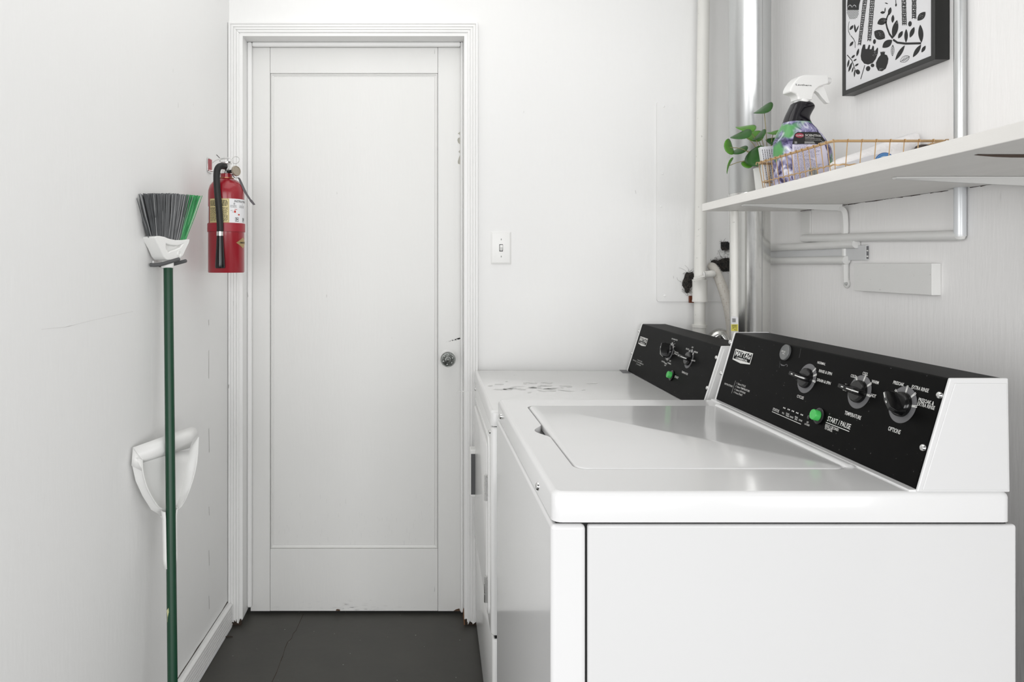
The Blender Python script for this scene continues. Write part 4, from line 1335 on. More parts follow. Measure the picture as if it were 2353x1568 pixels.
_fine = []
for i_ in range(len(rows_px) - 1):
    q0, q1, q2, q3 = [Vector(rows_px[max(0, min(len(rows_px) - 1, i_ + d))]) for d in (-1, 0, 1, 2)]
    for k_ in range(4):
        t = k_ / 4
        v_ = q1.lerp(q2, t) if i_ < 2 else 0.5 * ((2 * q1) + (q2 - q0) * t + (2 * q0 - 5 * q1 + 4 * q2 - q3) * t * t + (3 * q1 - q0 - 3 * q2 + q3) * t ** 3)
        _fine.append((q1.x + (q2.x - q1.x) * t, v_.y, v_.z))
_fine.append(tuple(rows_px[-1]))
rows_px = _fine


def bottle_rows(lo, hi, grow=0.0):
    out = []
    for y, l, r_ in rows_px:
        if y > lo or y < hi:
            continue
        a0, b = BP.ab(l, y)
        a1, _ = BP.ab(r_, y)
        cxm, half = (a0 + a1) / 2, (a1 - a0) / 2 * 0.90 + grow
        dep = min(0.034, half * 0.62 + 0.004) + grow
        ring_ = []
        for k in range(40):
            g = 2 * math.pi * k / 40
            ce, se = math.cos(g), math.sin(g)
            p = 2 / 3.2
            ring_.append(BC + bw * (cxm + half * math.copysign(abs(ce) ** p, ce)) + bn * (dep * math.copysign(abs(se) ** p, se)) + Vector((0, 0, b)))
        out.append(ring_)
    return out


flower_m = bpy.data.materials.new('lavender_print')
flower_m.use_nodes = True
nt_ = flower_m.node_tree
pb = nt_.nodes['Principled BSDF']
pb.inputs['Roughness'].default_value = 0.22
tc = nt_.nodes.new('ShaderNodeTexCoord')
vo = nt_.nodes.new('ShaderNodeTexNoise')
vo.inputs['Scale'].default_value = 38
vo.inputs['Detail'].default_value = 5
vo.inputs['Distortion'].default_value = 1.6
nt_.links.new(tc.outputs['Object'], vo.inputs['Vector'])
cr = nt_.nodes.new('ShaderNodeValToRGB')
el = cr.color_ramp.elements
el[0].position, el[0].color = 0.38, (*S(58, 52, 90), 1)
el[1].position, el[1].color = 0.66, (*S(224, 224, 234), 1)
for p, c_ in ((0.46, S(116, 110, 152)), (0.55, S(168, 166, 200))):
    e_ = el.new(p)
    e_.color = (*c_, 1)
nt_.links.new(vo.outputs['Fac'], cr.inputs[0])
n2 = nt_.nodes.new('ShaderNodeTexNoise')
n2.inputs['Scale'].default_value = 13
nt_.links.new(tc.outputs['Object'], n2.inputs['Vector'])
c2 = nt_.nodes.new('ShaderNodeValToRGB')
c2.color_ramp.elements[0].position, c2.color_ramp.elements[1].position = 0.57, 0.63
nt_.links.new(n2.outputs['Fac'], c2.inputs[0])
mx = nt_.nodes.new('ShaderNodeMix')
mx.data_type = 'RGBA'
mx.inputs['B'].default_value = (*S(92, 158, 96), 1)
nt_.links.new(c2.outputs[0], mx.inputs['Factor'])
nt_.links.new(cr.outputs[0], mx.inputs['A'])
nt_.links.new(mx.outputs['Result'], pb.inputs['Base Color'])
body = MB().loops(bottle_rows(441, 281)).build('body', flower_m, bot, smooth=True, ang=70)
MB().loops(bottle_rows(281, 234, 0.0002)).build('neck_sleeve', M('black_sleeve', S(20, 18, 24), 0.12, var=0.2, vscale=50), bot, smooth=True, ang=70)
# labels follow the curved front face, a hair in front of it


def face_depth(a, b):
    y = CY - (b + BC.z - CZ) * F / BTY
    for i in range(len(rows_px) - 1):
        if rows_px[i][0] >= y >= rows_px[i + 1][0]:
            t = (rows_px[i][0] - y) / (rows_px[i][0] - rows_px[i + 1][0])
            l = rows_px[i][1] + t * (rows_px[i + 1][1] - rows_px[i][1])
            r_ = rows_px[i][2] + t * (rows_px[i + 1][2] - rows_px[i][2])
            break
    else:
        l, r_ = rows_px[12][1:]
    a0, a1 = BP.ab(l, y)[0], BP.ab(r_, y)[0]
    cxm, half = (a0 + a1) / 2, (a1 - a0) / 2 * 0.90
    dep = min(0.034, half * 0.62 + 0.004)
    q = min(0.97, abs((a - cxm) / half))
    return dep * (1 - q ** 3.2) ** (1 / 3.2)


class BottleFace(Panel):
    def pt(s, a, b, e=0.0):
        return s.O + s.u * a + s.v * b + s.n * (face_depth(a, b) + e)

    def ab(s, px, py):
        a, b = Panel.ab(s, px, py)
        for _ in range(6):                               # meet the curved face, not the middle plane
            d = face_depth(a, b)
            sh = Panel(s.O + s.n * d, s.u, s.v)
            a, b = Panel.ab(sh, px, py)
        return a, b


BFp = BottleFace(BC, bw, (0, 0, 1))
zz6 = lambda x, y: (1620 + x / 4.48, 150 + y / 4.48)


def face_quads(name, rows, mat, parent, e):
    """rows: list of (y, xleft, xright) in zoom pixels; gridded onto the curved face"""
    m = MB()
    n = 10
    ls = []
    for y, l, r_ in rows:
        ls.append([BFp.pt(*BFp.ab(*zz6(l + (r_ - l) * k / n, y)), e) for k in range(n + 1)])
    m.loops(ls, False, False, False)
    return m.build(name, mat, parent, smooth=True)


lab = face_quads('back_label', [(1170, 905, 1262), (1080, 900, 1266), (960, 897, 1262), (880, 897, 1250), (815, 897, 1228)], M('lilac_label', S(218, 214, 232), 0.3, var=0.02), bot, 0.0004)
band = face_quads('brand_band', [(812, 897, 1236), (775, 905, 1236), (735, 912, 1205), (705, 925, 1185), (688, 950, 1160)], ink_m, bot, 0.0006)
k = Ink(BFp, 0.0012)
k.text('SCENTIVA', zz6(1028, 733), zz6(1192, 737), .0052, .012)
k.text('CLOROX', zz6(935, 730), zz6(1010, 734), .0038, .012)
k.text('DISINFECTING', zz6(1028, 748), zz6(1120, 749), .0016, .0)
k.text('MULTI SURFACE CLEANER', zz6(1028, 760), zz6(1188, 762), .0016, .0)
k.text('WILL NOT BLEACH CLOTHING OR SURFACES', zz6(1028, 775), zz6(1200, 777), .0014, .0)
for y in (788, 796, 804):
    k.stroke([zz6(918, y), zz6(1060, y), zz6(1225, y)], .0007)
k.build('brand_lettering', print_m, band)
k = Ink(BFp, 0.0009)
a, b = BFp.ab(*zz6(972, 723))
vs = [BFp.pt(a + .0112 * math.cos(2 * math.pi * t / 24), b + .0058 * math.sin(2 * math.pi * t / 24), .0009) for t in range(24)]
MB().add(vs, [tuple(range(24))]).build('brand_oval', M('brand_red', S(150, 40, 66), 0.4, var=0.05), band)
k = Ink(BFp, 0.0008)
k.text('DIRECTIONS FOR USE', zz6(918, 826), zz6(1052, 826), .0016, .006)
k.text('STORAGE AND DISPOSAL', zz6(918, 972), zz6(1108, 972), .0024, .012)
random.seed(9)
y = 840
while y < 1165:
    if not 955 < y < 980:
        r_ = random.uniform(1130, 1225)
        if y > 1050:
            r_ = 1050
        x = 916
        while x < r_:
            w = random.uniform(10, 34)
            k.stroke([zz6(x, y), zz6(min(x + w, r_), y)], .0007)
            x += w + 6
    y += 10
k.build('small_print', M('violet_ink', S(84, 78, 112), 0.5, var=0.05), lab)
k = Ink(BFp, 0.0008)
k.poly([zz6(1062, 1052), zz6(1165, 1052), zz6(1165, 1142), zz6(1062, 1142)], .0007)
k.build('barcode_field', print_m, lab)
k = Ink(BFp, 0.0011)
for i, x in enumerate((1068, 1076, 1082, 1090, 1097, 1108, 1114, 1122, 1132, 1138, 1147, 1156)):
    k.poly([zz6(x, 1058), zz6(x + (3, 5, 2)[i % 3], 1058), zz6(x + (3, 5, 2)[i % 3], 1128), zz6(x, 1128)])
k.build('barcode', ink_m, lab)
# trigger head
SPn = Panel(BC, bw, (0, 0, 1))


def head(pts, th, name, mat, parent, bev):
    poly = [SPn.pt(*SPn.ab(*zz6(*p)), -th / 2) for p in pts]
    return MB().prism(poly, bn * th).build(name, mat, parent, bevel=bev, segs=3)


hd_ = head(((918, 372), (918, 340), (900, 312), (862, 296), (834, 288), (838, 255), (856, 218), (888, 172), (925, 135), (962, 117), (1000, 112), (1228, 112), (1230, 205), (1180, 220), (1135, 236), (1098, 268), (1078, 305), (1066, 350), (1064, 372)), 0.030, 'trigger_head', whitepl_m, bot, 0.006)
a, b = SPn.ab(*zz6(1226, 160))
MB().lathe([(0.0100, 0), (0.0100, 0.004), (0.0085, 0.006), (0.0088, 0.014), (0.0080, 0.0155), (0.003, 0.0155), (0.0001, 0.0145)], SPn.pt(a, b), bw, 20, caps=False).build('nozzle', whitepl_m, bot, smooth=True, ang=45)
head(((1105, 262), (1140, 236), (1205, 218), (1225, 270), (1265, 388), (1258, 396), (1238, 394), (1185, 335), (1150, 290)), 0.012, 'trigger', whitepl_m, bot, 0.002)
a, b = SPn.ab(*zz6(990, 372))
MB().lathe([(0.0165, -0.006), (0.0175, -0.004), (0.0175, 0.003), (0.015, 0.005)], SPn.pt(a, b), (0, 0, 1), 28).build('collar', whitepl_m, bot, smooth=True, ang=45)
k = Ink(Panel(BC + bn * 0.0152, bw, (0, 0, 1)), 0.0003)
k.text('Lavthern', zz6(935, 214), zz6(1095, 210), .0042, .006)
k.build('handwriting', ink_m, hd_)

# --- small printed carton beside the bottle
CY_ = 1.800
cq = [at(*zz6(*p), CY_) for p in ((568, 840), (700, 832), (735, 1245), (635, 1262))]
cb = thing('carton', 'small white carton with vertical fine print leaning in the basket', 'carton', (cq[3].x, CY_, ST + 0.003))
MB().prism(cq, (0.004, 0.020, 0)).build('box', paper_m, cb, bevel=0.0008)
cpn = Panel(cq[3], (cq[2] - cq[3]), (0, 0, 1))
k = Ink(Panel(cq[3], (1, 0, 0), (0, 0, 1)), 0.0004)
for i in range(5):
    x0_, x1_ = 588 + i * 24, 652 + i * 20
    y = 868
    while y < 1215:
        h = random.uniform(8, 26)
        t0, t1 = (y - 868) / 370, (y + h - 868) / 370
        k.stroke([zz6(x0_ + (x1_ - x0_) * t0, y), zz6(x0_ + (x1_ - x0_) * t1, y + h)], .0013)
        y += h + 5
k.build('fine_print', ink_m, cb)

# --- plant in a white pot at the shelf end
PY = 1.885
pc = at(1766, 0, PY)
plant = thing('potted_plant', 'small green round-leaved plant in a white pot at the far end of the shelf', 'plant', (pc.x, PY, ST))
MB().lathe([(0.0001, 0.0005), (0.027, 0.0005), (0.030, 0.004), (0.0375, 0.078), (0.0385, 0.082), (0.0365, 0.083), (0.0345, 0.078), (0.030, 0.070), (0.0001, 0.070)], (pc.x, PY, ST), n=36, caps=False).build('pot', whitepl_m, plant, smooth=True, ang=50)
base_p = Vector((pc.x, PY, ST + 0.070))
leaves = (((605, 450), 98, 30, -36, 0.06, 0, 1), ((425, 645), 98, 46, -8, -0.02, 0, 0), ((375, 715), 104, 38, -27, -0.05, 0, 1), ((507, 725), 94, 62, -18, 0.02, 1, 0), ((250, 845), 86, 68, 72, -0.03, 1, 0),
          ((345, 878), 92, 28, -26, 0.0, 0, 1), ((245, 1035), 88, 36, 112, -0.02, 0, 0), ((440, 1012), 62, 44, -32, -0.02, 1, 0), ((528, 940), 118, 66, -62, -0.045, 0, 1), ((705, 690), 68, 22, -14, 0.03, 1, 0),
          ((700, 782), 66, 46, -14, 0.02, 0, 0), ((560, 722), 78, 12, -46, -0.02, 0, 1), ((575, 880), 60, 40, 10, 0.02, 0, 0))
for (cx_, cy_), ma, mi, rot, dy, light, dark in leaves:
    px_, py_ = zz6(cx_, cy_)
    Y = PY + dy
    c_ = at(px_, py_, Y)
    sc = Y / F / 4.48
    g = R(rot)
    e1 = Vector((math.cos(g), 0, -math.sin(g)))
    nrm = Vector((-math.sin(g), 0, -math.cos(g)))
    tilt = math.acos(max(0.1, min(0.98, mi / ma)))
    e2 = nrm * math.cos(tilt) + Vector((0, -1, 0)) * math.sin(tilt)
    n_ = e1.cross(e2)
    rad = ma * sc
    loops_ = []
    for q in (0.02, 0.35, 0.7, 1.0):
        ring_ = []
        for t in range(20):
            a = 2 * math.pi * t / 20
            wv = 1 + 0.04 * math.sin(3 * a + cx_)
            x, y = math.cos(a) * q * wv, math.sin(a) * q * wv * (1 - 0.12 * math.cos(a))
            ring_.append(c_ + e1 * rad * x + e2 * rad * y + n_ * rad * (0.16 * y * y - 0.10 * x * x - 0.03))
        loops_.append(ring_)
    lf = MB().loops(loops_, True, True, False).build('leaf', leafd_m if dark else (leafl_m if light or cx_ < 450 else leafd_m), plant, smooth=True, ang=80)
    so = lf.modifiers.new('thick', 'SOLIDIFY')
    so.thickness = 0.0008
    vein = MB()
    for a in (0, 35, -35, 80, -80, 150, -150):
        vein.tube([c_ + n_ * 0.0003, c_ + (e1 * math.cos(R(a)) + e2 * math.sin(R(a))) * rad * 0.5 + n_ * (0.0002 + rad * (0.16 * (0.5 * math.sin(R(a))) ** 2 - 0.10 * (0.5 * math.cos(R(a))) ** 2))], 0.0004, 4)
    vein.build('veins', leafl_m, lf)
    mid = base_p * 0.45 + c_ * 0.55 + Vector((0, 0, 0.02))
    MB().tube(bez([base_p - Vector((0, 0, 0.004)), mid, c_], 6), 0.0010, 5).build('stem', stem_m, plant, smooth=True)

# --- white quilted packet with blue ring, and a dark lid peeking out
WYP = 1.545
wp = thing('wipes_packet', 'white quilted packet with a blue ring lying in the basket', 'packet', (1.02, WYP, ST + 0.004))
zw = lambda x, y: (1880 + x / 7.353, 270 + y / 7.353)
topline = [zw(*p) for p in ((225, 760), (330, 700), (500, 640), (800, 535), (1000, 450), (1200, 385), (1500, 290), (1640, 255), (1690, 262), (1750, 280), (1900, 320), (2060, 395))]
tl = [at(x, y, WYP) for x, y in topline]
ls = []
for p in tl:
    p.x = min(p.x, XW - 0.012)
    zb = ST + 0.006
    thk = 0.016 + 0.006 * math.sin(p.x * 60)
    rr_ = []
    for t in range(12):
        g = math.pi * 2 * t / 12
        rr_.append(Vector((p.x, WYP + thk * math.cos(g) * 0.9, (p.z + zb) / 2 + (p.z - zb) / 2 * math.copysign(abs(math.sin(g)) ** 0.6, math.sin(g)))))
    ls.append(rr_)
MB().loops(ls).build('pouch', pouch_m, wp, smooth=True, ang=60)
fpn = [at(*zw(*p), WYP - 0.022) for p in ((235, 880), (400, 790), (900, 640), (1100, 600), (1290, 640), (1400, 900), (1300, 1250), (235, 1250))]
for q in fpn:
    q.z = max(q.z, ST + 0.006)
fl = MB().prism(fpn, (0, 0.004, 0)).build('flap', pouchg_m, wp, bevel=0.001)
wpp = Panel((0, WYP - 0.022, 0), (1, 0, 0), (0, 0, 1))
a, b = wpp.ab(*zw(1125, 770))
r1 = 170 / 7.353 * (WYP - .022) / F
Ink(wpp, 0.0006).ring(a, b, r1 * .68, r1, 40, 0, 180).build('blue_ring', blue_m, wp)
Ink(wpp, 0.0010).ring(a, b, r1 * .97, r1 * 1.04, 40, 0, 180).ring(a, b, r1 * .80, r1 * .84, 40, 0, 180).build('ring_outline', blued_m, wp)
lc = at(*zw(1765, 505), 1.515)
MB().lathe([(0.014, -0.030), (0.016, -0.004), (0.013, 0.003), (0.008, 0.0055), (0.0001, 0.0062)], (lc.x, 1.515, lc.z), n=24).build('dark_cap', brown_m, smooth=True, label='small dark rounded lid just showing in the near end of the basket', cat='lid')

# ================================================================== LEFT WALL THINGS
# --- fire extinguisher on its wall hook
EC = Vector((-0.582, 2.10, 0))
er = 0.0535
ez0 = at(0, 627, 2.06).z
ext = thing('fire_extinguisher', 'red fire extinguisher with black hose on a wall hook by the door', 'fire extinguisher', (EC.x, EC.y, ez0))
pz_ = lambda py: at(0, py, 2.10).z
MB().lathe([(0.0001, ez0 + 0.006), (er * 0.86, ez0 + 0.004), (er * 0.97, ez0), (er, ez0 + 0.003), (er, pz_(446)), (er * 0.985, pz_(438)), (er * 0.90, pz_(427)), (er * 0.72, pz_(418)), (er * 0.50, pz_(413)), (er * 0.33, pz_(410)), (er * 0.33, pz_(400)), (0.0001, pz_(399))], EC, n=48, caps=False).build('cylinder', red_m, ext, smooth=True, ang=40)
MB().lathe([(er + 0.0005, pz_(534)), (er + 0.0022, pz_(533.5)), (er + 0.0022, pz_(515)), (er + 0.0005, pz_(514))], EC, n=48).build('strap_band', reds_m, ext, smooth=True, ang=40)
MB().lathe([(er * 0.355, pz_(411)), (er * 0.42, pz_(410.5)), (er * 0.42, pz_(409.5)), (er * 0.34, pz_(409))], EC, n=32).build('neck_ring', M('gold_ring', S(196, 150, 110), 0.3, 0.8, var=0.05), ext, smooth=True, ang=40)
WR = Wrap((EC.x, EC.y), er)
z1 = lambda x, y: (280 + x / 4.753, 330 + y / 4.753)
zt1, zb1 = WR.ab(*z1(1000, 602))[1], WR.ab(*z1(1000, 866))[1]
a0 = WR.ab(*z1(972, 700))[0]
a1 = WR.ab(*z1(1172, 700))[0]
a2 = WR.ab(*z1(1318, 700))[0] + 0.045
cl_ = Ink(WR, 0.0004).grid_ab(a0, zb1, a1, zt1, 10).build('cream_label', cream_m, ext, smooth=True)
wl_ = Ink(WR, 0.0004).grid_ab(a1, zb1, a2, zt1, 16).build('instruction_label', paper_m, ext, smooth=True)
Ink(WR, 0.0004).grid_ab(a0 - 0.030, zb1 + 0.001, a0 - 0.008, zt1 - 0.022, 8).build('side_label', paper_m, ext, smooth=True)
k = Ink(WR, 0.0007)
random.seed(3)
for yy in (608, 858):
    k.grid_ab(a0 + .0015, WR.ab(*z1(1000, yy))[1] - .0003, a1 - .003, WR.ab(*z1(1000, yy))[1] + .0003, 8)
for aa in (a0 + .0015, a1 - .003):
    k.grid_ab(aa, zb1 + .002, aa + .0005, zt1 - .002, 1)
for yy in list(range(625, 690, 13)) + list(range(700, 850, 11)):
    b = WR.ab(*z1(1000, yy))[1]
    x = a0 + .004
    while x < a1 - .007:
        w = random.uniform(.0015, .006)
        hh = .0009 if yy > 690 else .0014
        k.grid_ab(x, b - hh, min(x + w, a1 - .005), b + hh * .6, 2)
        x += w + .0012
k.build('label_print', ink_m, cl_)
k = Ink(WR, 0.0007)
k.text('INSTRUCTIONS', z1(1222, 642), z1(1222, 642), .0001) if False else None
ai = WR.ab(*z1(1224, 640))
k.text_ab('INSTRUCTIONS', ai[0], ai[1], .058, .0062, .012)
for s_, x, y, w in (('HOLD UPRIGHT', 1180, 683, .020), ('PULL RING PIN', 1180, 698, .020), ('START BACK 10 FEET', 1275, 683, .024), ('AIM AT BASE OF FIRE', 1275, 698, .024), ('1', 1222, 662, .0014), ('2', 1304, 665, .003)):
    q = WR.ab(*z1(x, y))
    k.text_ab(s_, q[0], q[1], w, .0028, .0)
q = WR.ab(*z1(1222, 657))
k.ring(*q, .0022, .0027, 16)
for x in (1232, 1307):
    q = WR.ab(*z1(x, 852))
    w, h = .0115, .0125
    for r_ in ((0, 0, w, .001), (0, h - .001, w, h), (0, 0, .001, h), (w - .001, 0, w, h), (.003, .002, .005, .008), (.0065, .005, .009, .0085), (.003, .008, .006, .0105)):
        k.grid_ab(q[0] + r_[0], q[1] + r_[1], q[0] + r_[2], q[1] + r_[3], 2)
q = WR.ab(*z1(1185, 735))
k.grid_ab(q[0], q[1], q[0] + .006, q[1] + .0008, 2).grid_ab(q[0] + .004, q[1] - .004, q[0] + .009, q[1] - .0034, 2)
k.build('instruction_print', ink_m, wl_)
k = Ink(WR, 0.0007)
for x, y, w, h in ((1220, 755, .006, .0065), (1262, 782, .006, .004), (1225, 722, .009, .0016)):
    q = WR.ab(*z1(x, y))
    k.grid_ab(q[0], q[1], q[0] + w, q[1] + h, 2)
k.build('pictogram', redink_m, wl_)
# diamond maker's plate
q = WR.ab(*z1(1242, 1082))
dw, dh = .058, .0165
k = Ink(WR, 0.0006)
for sg in (1, -1):
    n = 10
    vs = [WR.pt(q[0] + dw * i / n, q[1] + sg * t * dh * (1 - abs(2 * i / n - 1)), .0006) for i in range(n + 1) for t in (0, 1)]
    k.m.add(vs, [(2 * i, 2 * i + 2, 2 * i + 3, 2 * i + 1) for i in range(n)])
dp = k.build('maker_plate', M('brass_plate', S(176, 150, 104), 0.4, 0.5, var=0.05), ext)
Ink(WR, 0.0010).text_ab('AMEREX', q[0] + .013, q[1] - .002, .032, .0048, .012).build('plate_lettering', ink_m, dp)
# valve, levers, gauge, pull pin, hose
z9 = lambda x, y: (470 + x / 12.06, 350 + y / 12.06)
VYY = 2.09
e9 = lambda x, y, Y=VYY: at(*z9(x, y), Y)
MB().lathe([(0.0165, pz_(400)), (0.0170, pz_(398.5)), (0.0135, pz_(396)), (0.0125, pz_(378)), (0.0150, pz_(376)), (0.0150, pz_(372)), (0.0001, pz_(371.5))], EC, n=24, caps=False).build('valve', chrome_m, ext, smooth=True, ang=40)
hd2 = MB()
rows = []
for x, y in ((430, 250), (440, 175), (560, 155), (680, 155), (740, 185), (775, 270)):
    p = e9(x, y)
    rows.append([p + Vector((0, -0.009, 0)), p + Vector((0, 0.009, 0)), p + Vector((0, 0.009, -0.0016)), p + Vector((0, -0.009, -0.0016))])
hd2.loops(rows)
hd2.build('lever', chrome_m, ext, bevel=0.0005)
MB().prism([e9(440, 200, 2.082), e9(600, 195, 2.082), e9(600, 275, 2.082), e9(440, 275, 2.082)], (0, 0.018, 0)).build('lever_bracket', chrome_m, ext, bevel=0.0012)
MB().tube(bez([e9(225, 295, 2.11), e9(300, 235, 2.10), e9(420, 190, 2.09)], 6), 0.0012, 6).build('carry_handle', chrome_m, ext, smooth=True)
MB().tube([e9(330, 70, 2.09), e9(430, 170, 2.09)], 0.0010, 6).build('seal_wire', blackg_m, ext, smooth=True)
rc = e9(860, 215)
MB().tube([rc + Vector((math.cos(2 * math.pi * t / 28) * 0.0112, math.sin(2 * math.pi * t / 28) * 0.003, math.sin(2 * math.pi * t / 28) * 0.0112)) for t in range(28)], 0.0010, 6, closed=True).build('pull_ring', chrome_m, ext, smooth=True)
MB().tube([e9(600, 300, 2.085), e9(760, 320, 2.085)], 0.0012, 6).build('pull_pin', chrome_m, ext, smooth=True)
gc = e9(870, 520, 2.075)
gax = Vector((0.80, -0.58, 0.10)).normalized()
MB().lathe([(0.0140, -0.004), (0.0155, -0.002), (0.0158, 0.002), (0.0145, 0.0045), (0.0130, 0.0045), (0.0125, 0.0030), (0.0001, 0.0030)], gc, gax, 28, caps=False).build('gauge', M('worn_gauge', S(176, 166, 150), 0.35, 0.5, var=0.1, vscale=90), ext, smooth=True, ang=40)
MB().tube([Vector((EC.x + .006, 2.09, gc.z)), gc - gax * 0.003], 0.0052, 12).build('gauge_stem', blackg_m, ext, smooth=True)
HY = EC.y - er - 0.010
hp_ = [at(*z1(x, y), Y) for x, y, Y in ((1125, 250, 2.075), (1085, 245, 2.055), (1050, 270, 2.045), (1036, 340, 2.040), (1040, 480, 2.036), (1058, 680, 2.034), (1072, 870, 2.036), (1074, 960, 2.036))]
MB().tube(bez(hp_, 8), 0.0098, 16).build('hose', rubber_m, ext, smooth=True)
fa, fb = at(*z1(1072, 962), 2.036), at(*z1(1072, 1008), 2.036)
MB().tube([fa, fb], 0.0105, 18).build('ferrule', chrome_m, ext, smooth=True, ang=40)
na, nb = fb, at(*z1(1074, 1362), 2.036)
MB().tube([na, na * 0.75 + nb * 0.25, na * 0.25 + nb * 0.75, na * 0.04 + nb * 0.96, nb], [0.0095, 0.0108, 0.0138, 0.0146, 0.0135], 20).build('nozzle', blackg_m, ext, smooth=True, ang=40)
st_ = [at(*z9(x, y), Y) for x, y, Y in ((760, 600, 2.07), (830, 705, 2.075), (940, 712, 2.085), (1010, 850, 2.09), (1130, 1110, 2.095), (1260, 1310, 2.10), (1380, 1460, 2.10))]
sp_ = bez(st_, 5)
wv = [0.003] * len(sp_)
rows = []
for i, p in enumerate(sp_):
    t = i / (len(sp_) - 1)
    w = 0.0010 + 0.0022 * math.sin(math.pi * min(1, max(0, (t - 0.2) / 0.8)) * 1.0) + 0.0015 * (t > 0.85)
    rows.append([p + Vector((-w, 0, -w * 0.4)), p + Vector((w, 0.002, w * 0.4))])
m = MB()
m.add([v for r_ in rows for v in r_], [(2 * i, 2 * i + 1, 2 * i + 3, 2 * i + 2) for i in range(len(rows) - 1)])
stp = m.build('tag_strap', tag_m, ext)
stp.modifiers.new('thick', 'SOLIDIFY').thickness = 0.0008
# wall hook plate
hk = thing('wall_hook_plate', 'red-faced chrome wall hanger plate behind the fire extinguisher valve', 'hook', onL(480, 395))
hc = onL(477, 379)
wd = Vector((LK, 1, 0)).normalized()                       # along the left wall
wn = Vector((1, -LK, 0)).normalized()
cc = Vector((hc.x, hc.y, hc.z))
pp_ = [cc + wd * x + Vector((0, 0, y)) + wn * 0.0006 for x, y in rrect(-0.008, -0.0235, 0.034, 0.0235, 0.006, 4)]
MB().prism(pp_, wn * 0.003).build('plate', chrome_m, hk, bevel=0.0008)
pp_ = [cc + wd * x + Vector((0, 0, y)) + wn * 0.0037 for x, y in rrect(-0.004, -0.019, 0.028, 0.020, 0.004, 4)]
MB().prism(pp_, wn * 0.0006).build('red_field', reds_m, hk)
MB().tube(bez([cc + wn * 0.003 - Vector((0, 0, 0.018)), cc + wn * 0.03 - Vector((0, 0, 0.022)), Vector((EC.x - 0.018, EC.y, pz_(399)))], 5), 0.0022, 8).build('hook_arm', chrome_m, hk, smooth=True)

# --- broom hanging head-up on a hook
YBR = 1.80
broom = thing('broom', 'upright broom with dark green pole and grey and green bristles on the left wall', 'broom', at(396, 1568, YBR - 0.14) - Vector((0, 0, 0.09)))
e1 = Vector((0.354, 0.935, 0)).normalized()
O_ = at(385, 604, YBR)
BR = Panel(O_, e1, (0, 0, 1))
tp_ = lambda x, y, e=0.0: BR.pt(*BR.ab(*z1(x, y)), e)
p_top, p_bot = at(386.5, 612, YBR), at(396.5, 1568, YBR - 0.14)
p_end = p_bot + (p_bot - p_top).normalized() * 0.09
MB().tube([p_top, p_end], 0.0118, 20).build('pole', green_m, broom, smooth=True)
MB().lathe([(0.0125, 0), (0.0125, 0.02), (0.006, 0.024)], p_end, (p_end - p_top).normalized(), 16).build('end_cap', greyh_m, broom, smooth=True, ang=40)
sc_tag = MB()
z2 = lambda x, y: (280 + x / 2.536, 950 + y / 2.537)
sticker = [at(*z2(x, y), YBR - 0.117 - 0.0112) for x, y in ((262, 1150), (272, 1135), (275, 1165), (270, 1190), (274, 1228), (264, 1218), (266, 1185))]
sc_tag.prism(sticker, (0, -0.0006, 0)).build('torn_sticker', M('torn_sticker', S(196, 196, 150), 0.6, var=0.2, vscale=90), broom)
MB().lathe([(0.0150, 0), (0.0158, 0.001), (0.0158, 0.014), (0.0145, 0.016), (0.0130, 0.030)], at(385, 617, YBR), (p_top - p_bot).normalized(), 24).build('socket', whitepl_m, broom, smooth=True, ang=45)
th = 0.040
outl = ((290, 1025), (310, 1012), (345, 1010), (400, 1020), (450, 1040), (520, 1055), (600, 1055), (678, 1045), (672, 1085), (640, 1150), (605, 1225), (572, 1258), (545, 1275), (430, 1275), (410, 1262), (388, 1235), (350, 1150), (312, 1080))
hole_ = ((415, 1095), (470, 1112), (545, 1118), (600, 1100), (575, 1135), (520, 1160), (470, 1175), (443, 1192), (418, 1150))
bm = bmesh.new()
lo, lh = [], []
for p in outl:
    lo.append(bm.verts.new(tp_(*p, th / 2)))
for p in hole_:
    lh.append(bm.verts.new(tp_(*p, th / 2)))
ed = [bm.edges.new((l[i], l[(i + 1) % len(l)])) for l in (lo, lh) for i in range(len(l))]
bmesh.ops.triangle_fill(bm, edges=ed, use_beauty=True)
bm.verts.index_update()
m = MB()
m.add([v.co.copy() for v in bm.verts], [tuple(v.index for v in f.verts) for f in bm.faces])
bm.free()
m.loops([[tp_(*p, th / 2) for p in outl], [tp_(*p, -th / 2) for p in outl]], True, False, True)
m.loops([[tp_(*p, th / 2) for p in hole_], [tp_(500 + (p[0] - 500) * .85, 1140 + (p[1] - 1140) * .85, th / 2 - 0.012) for p in hole_]], True, False, True)
m.build('head', whitepl_m, broom, weld=True, bevel=0.003, segs=3)
MB().lathe([(0.0042, 0), (0.0048, 0.0012), (0.0058, 0), (0.0072, 0), (0.0078, 0.0012), (0.0086, 0)], tp_(556, 1208, th / 2 + 0.0002), BR.n, 20, caps=False).build('moulded_mark', whitepl_m, broom, smooth=True)
random.seed(17)


def bristles(name, mat, t0, t1, n, rad):
    m = MB()
    for i in range(n):
        t = random.uniform(t0, t1)
        lay = random.uniform(-1, 1)
        bx_ = 318 + t * 345
        by_ = 1060 + random.uniform(-5, 5) if t > 0.3 else 1035 + 45 * t
        stray = random.gauss(0, 10)
        tx = 200 + t * 605 + stray
        ty = 540 + 26 * max(0, (t - 0.55) / 0.45) + random.expovariate(1 / 10) + 18 * abs(lay) * (0.4 if t > .1 else 1.4)
        p0 = tp_(bx_, by_, lay * 0.012)
        p1 = tp_(tx, ty, lay * 0.024)
        pm = (p0 + p1) / 2 + e1 * random.gauss(0, 0.0012)
        m.tube([p0, pm, p1], rad, 3, caps=True)
    return m.build(name, mat, broom, kind='stuff')


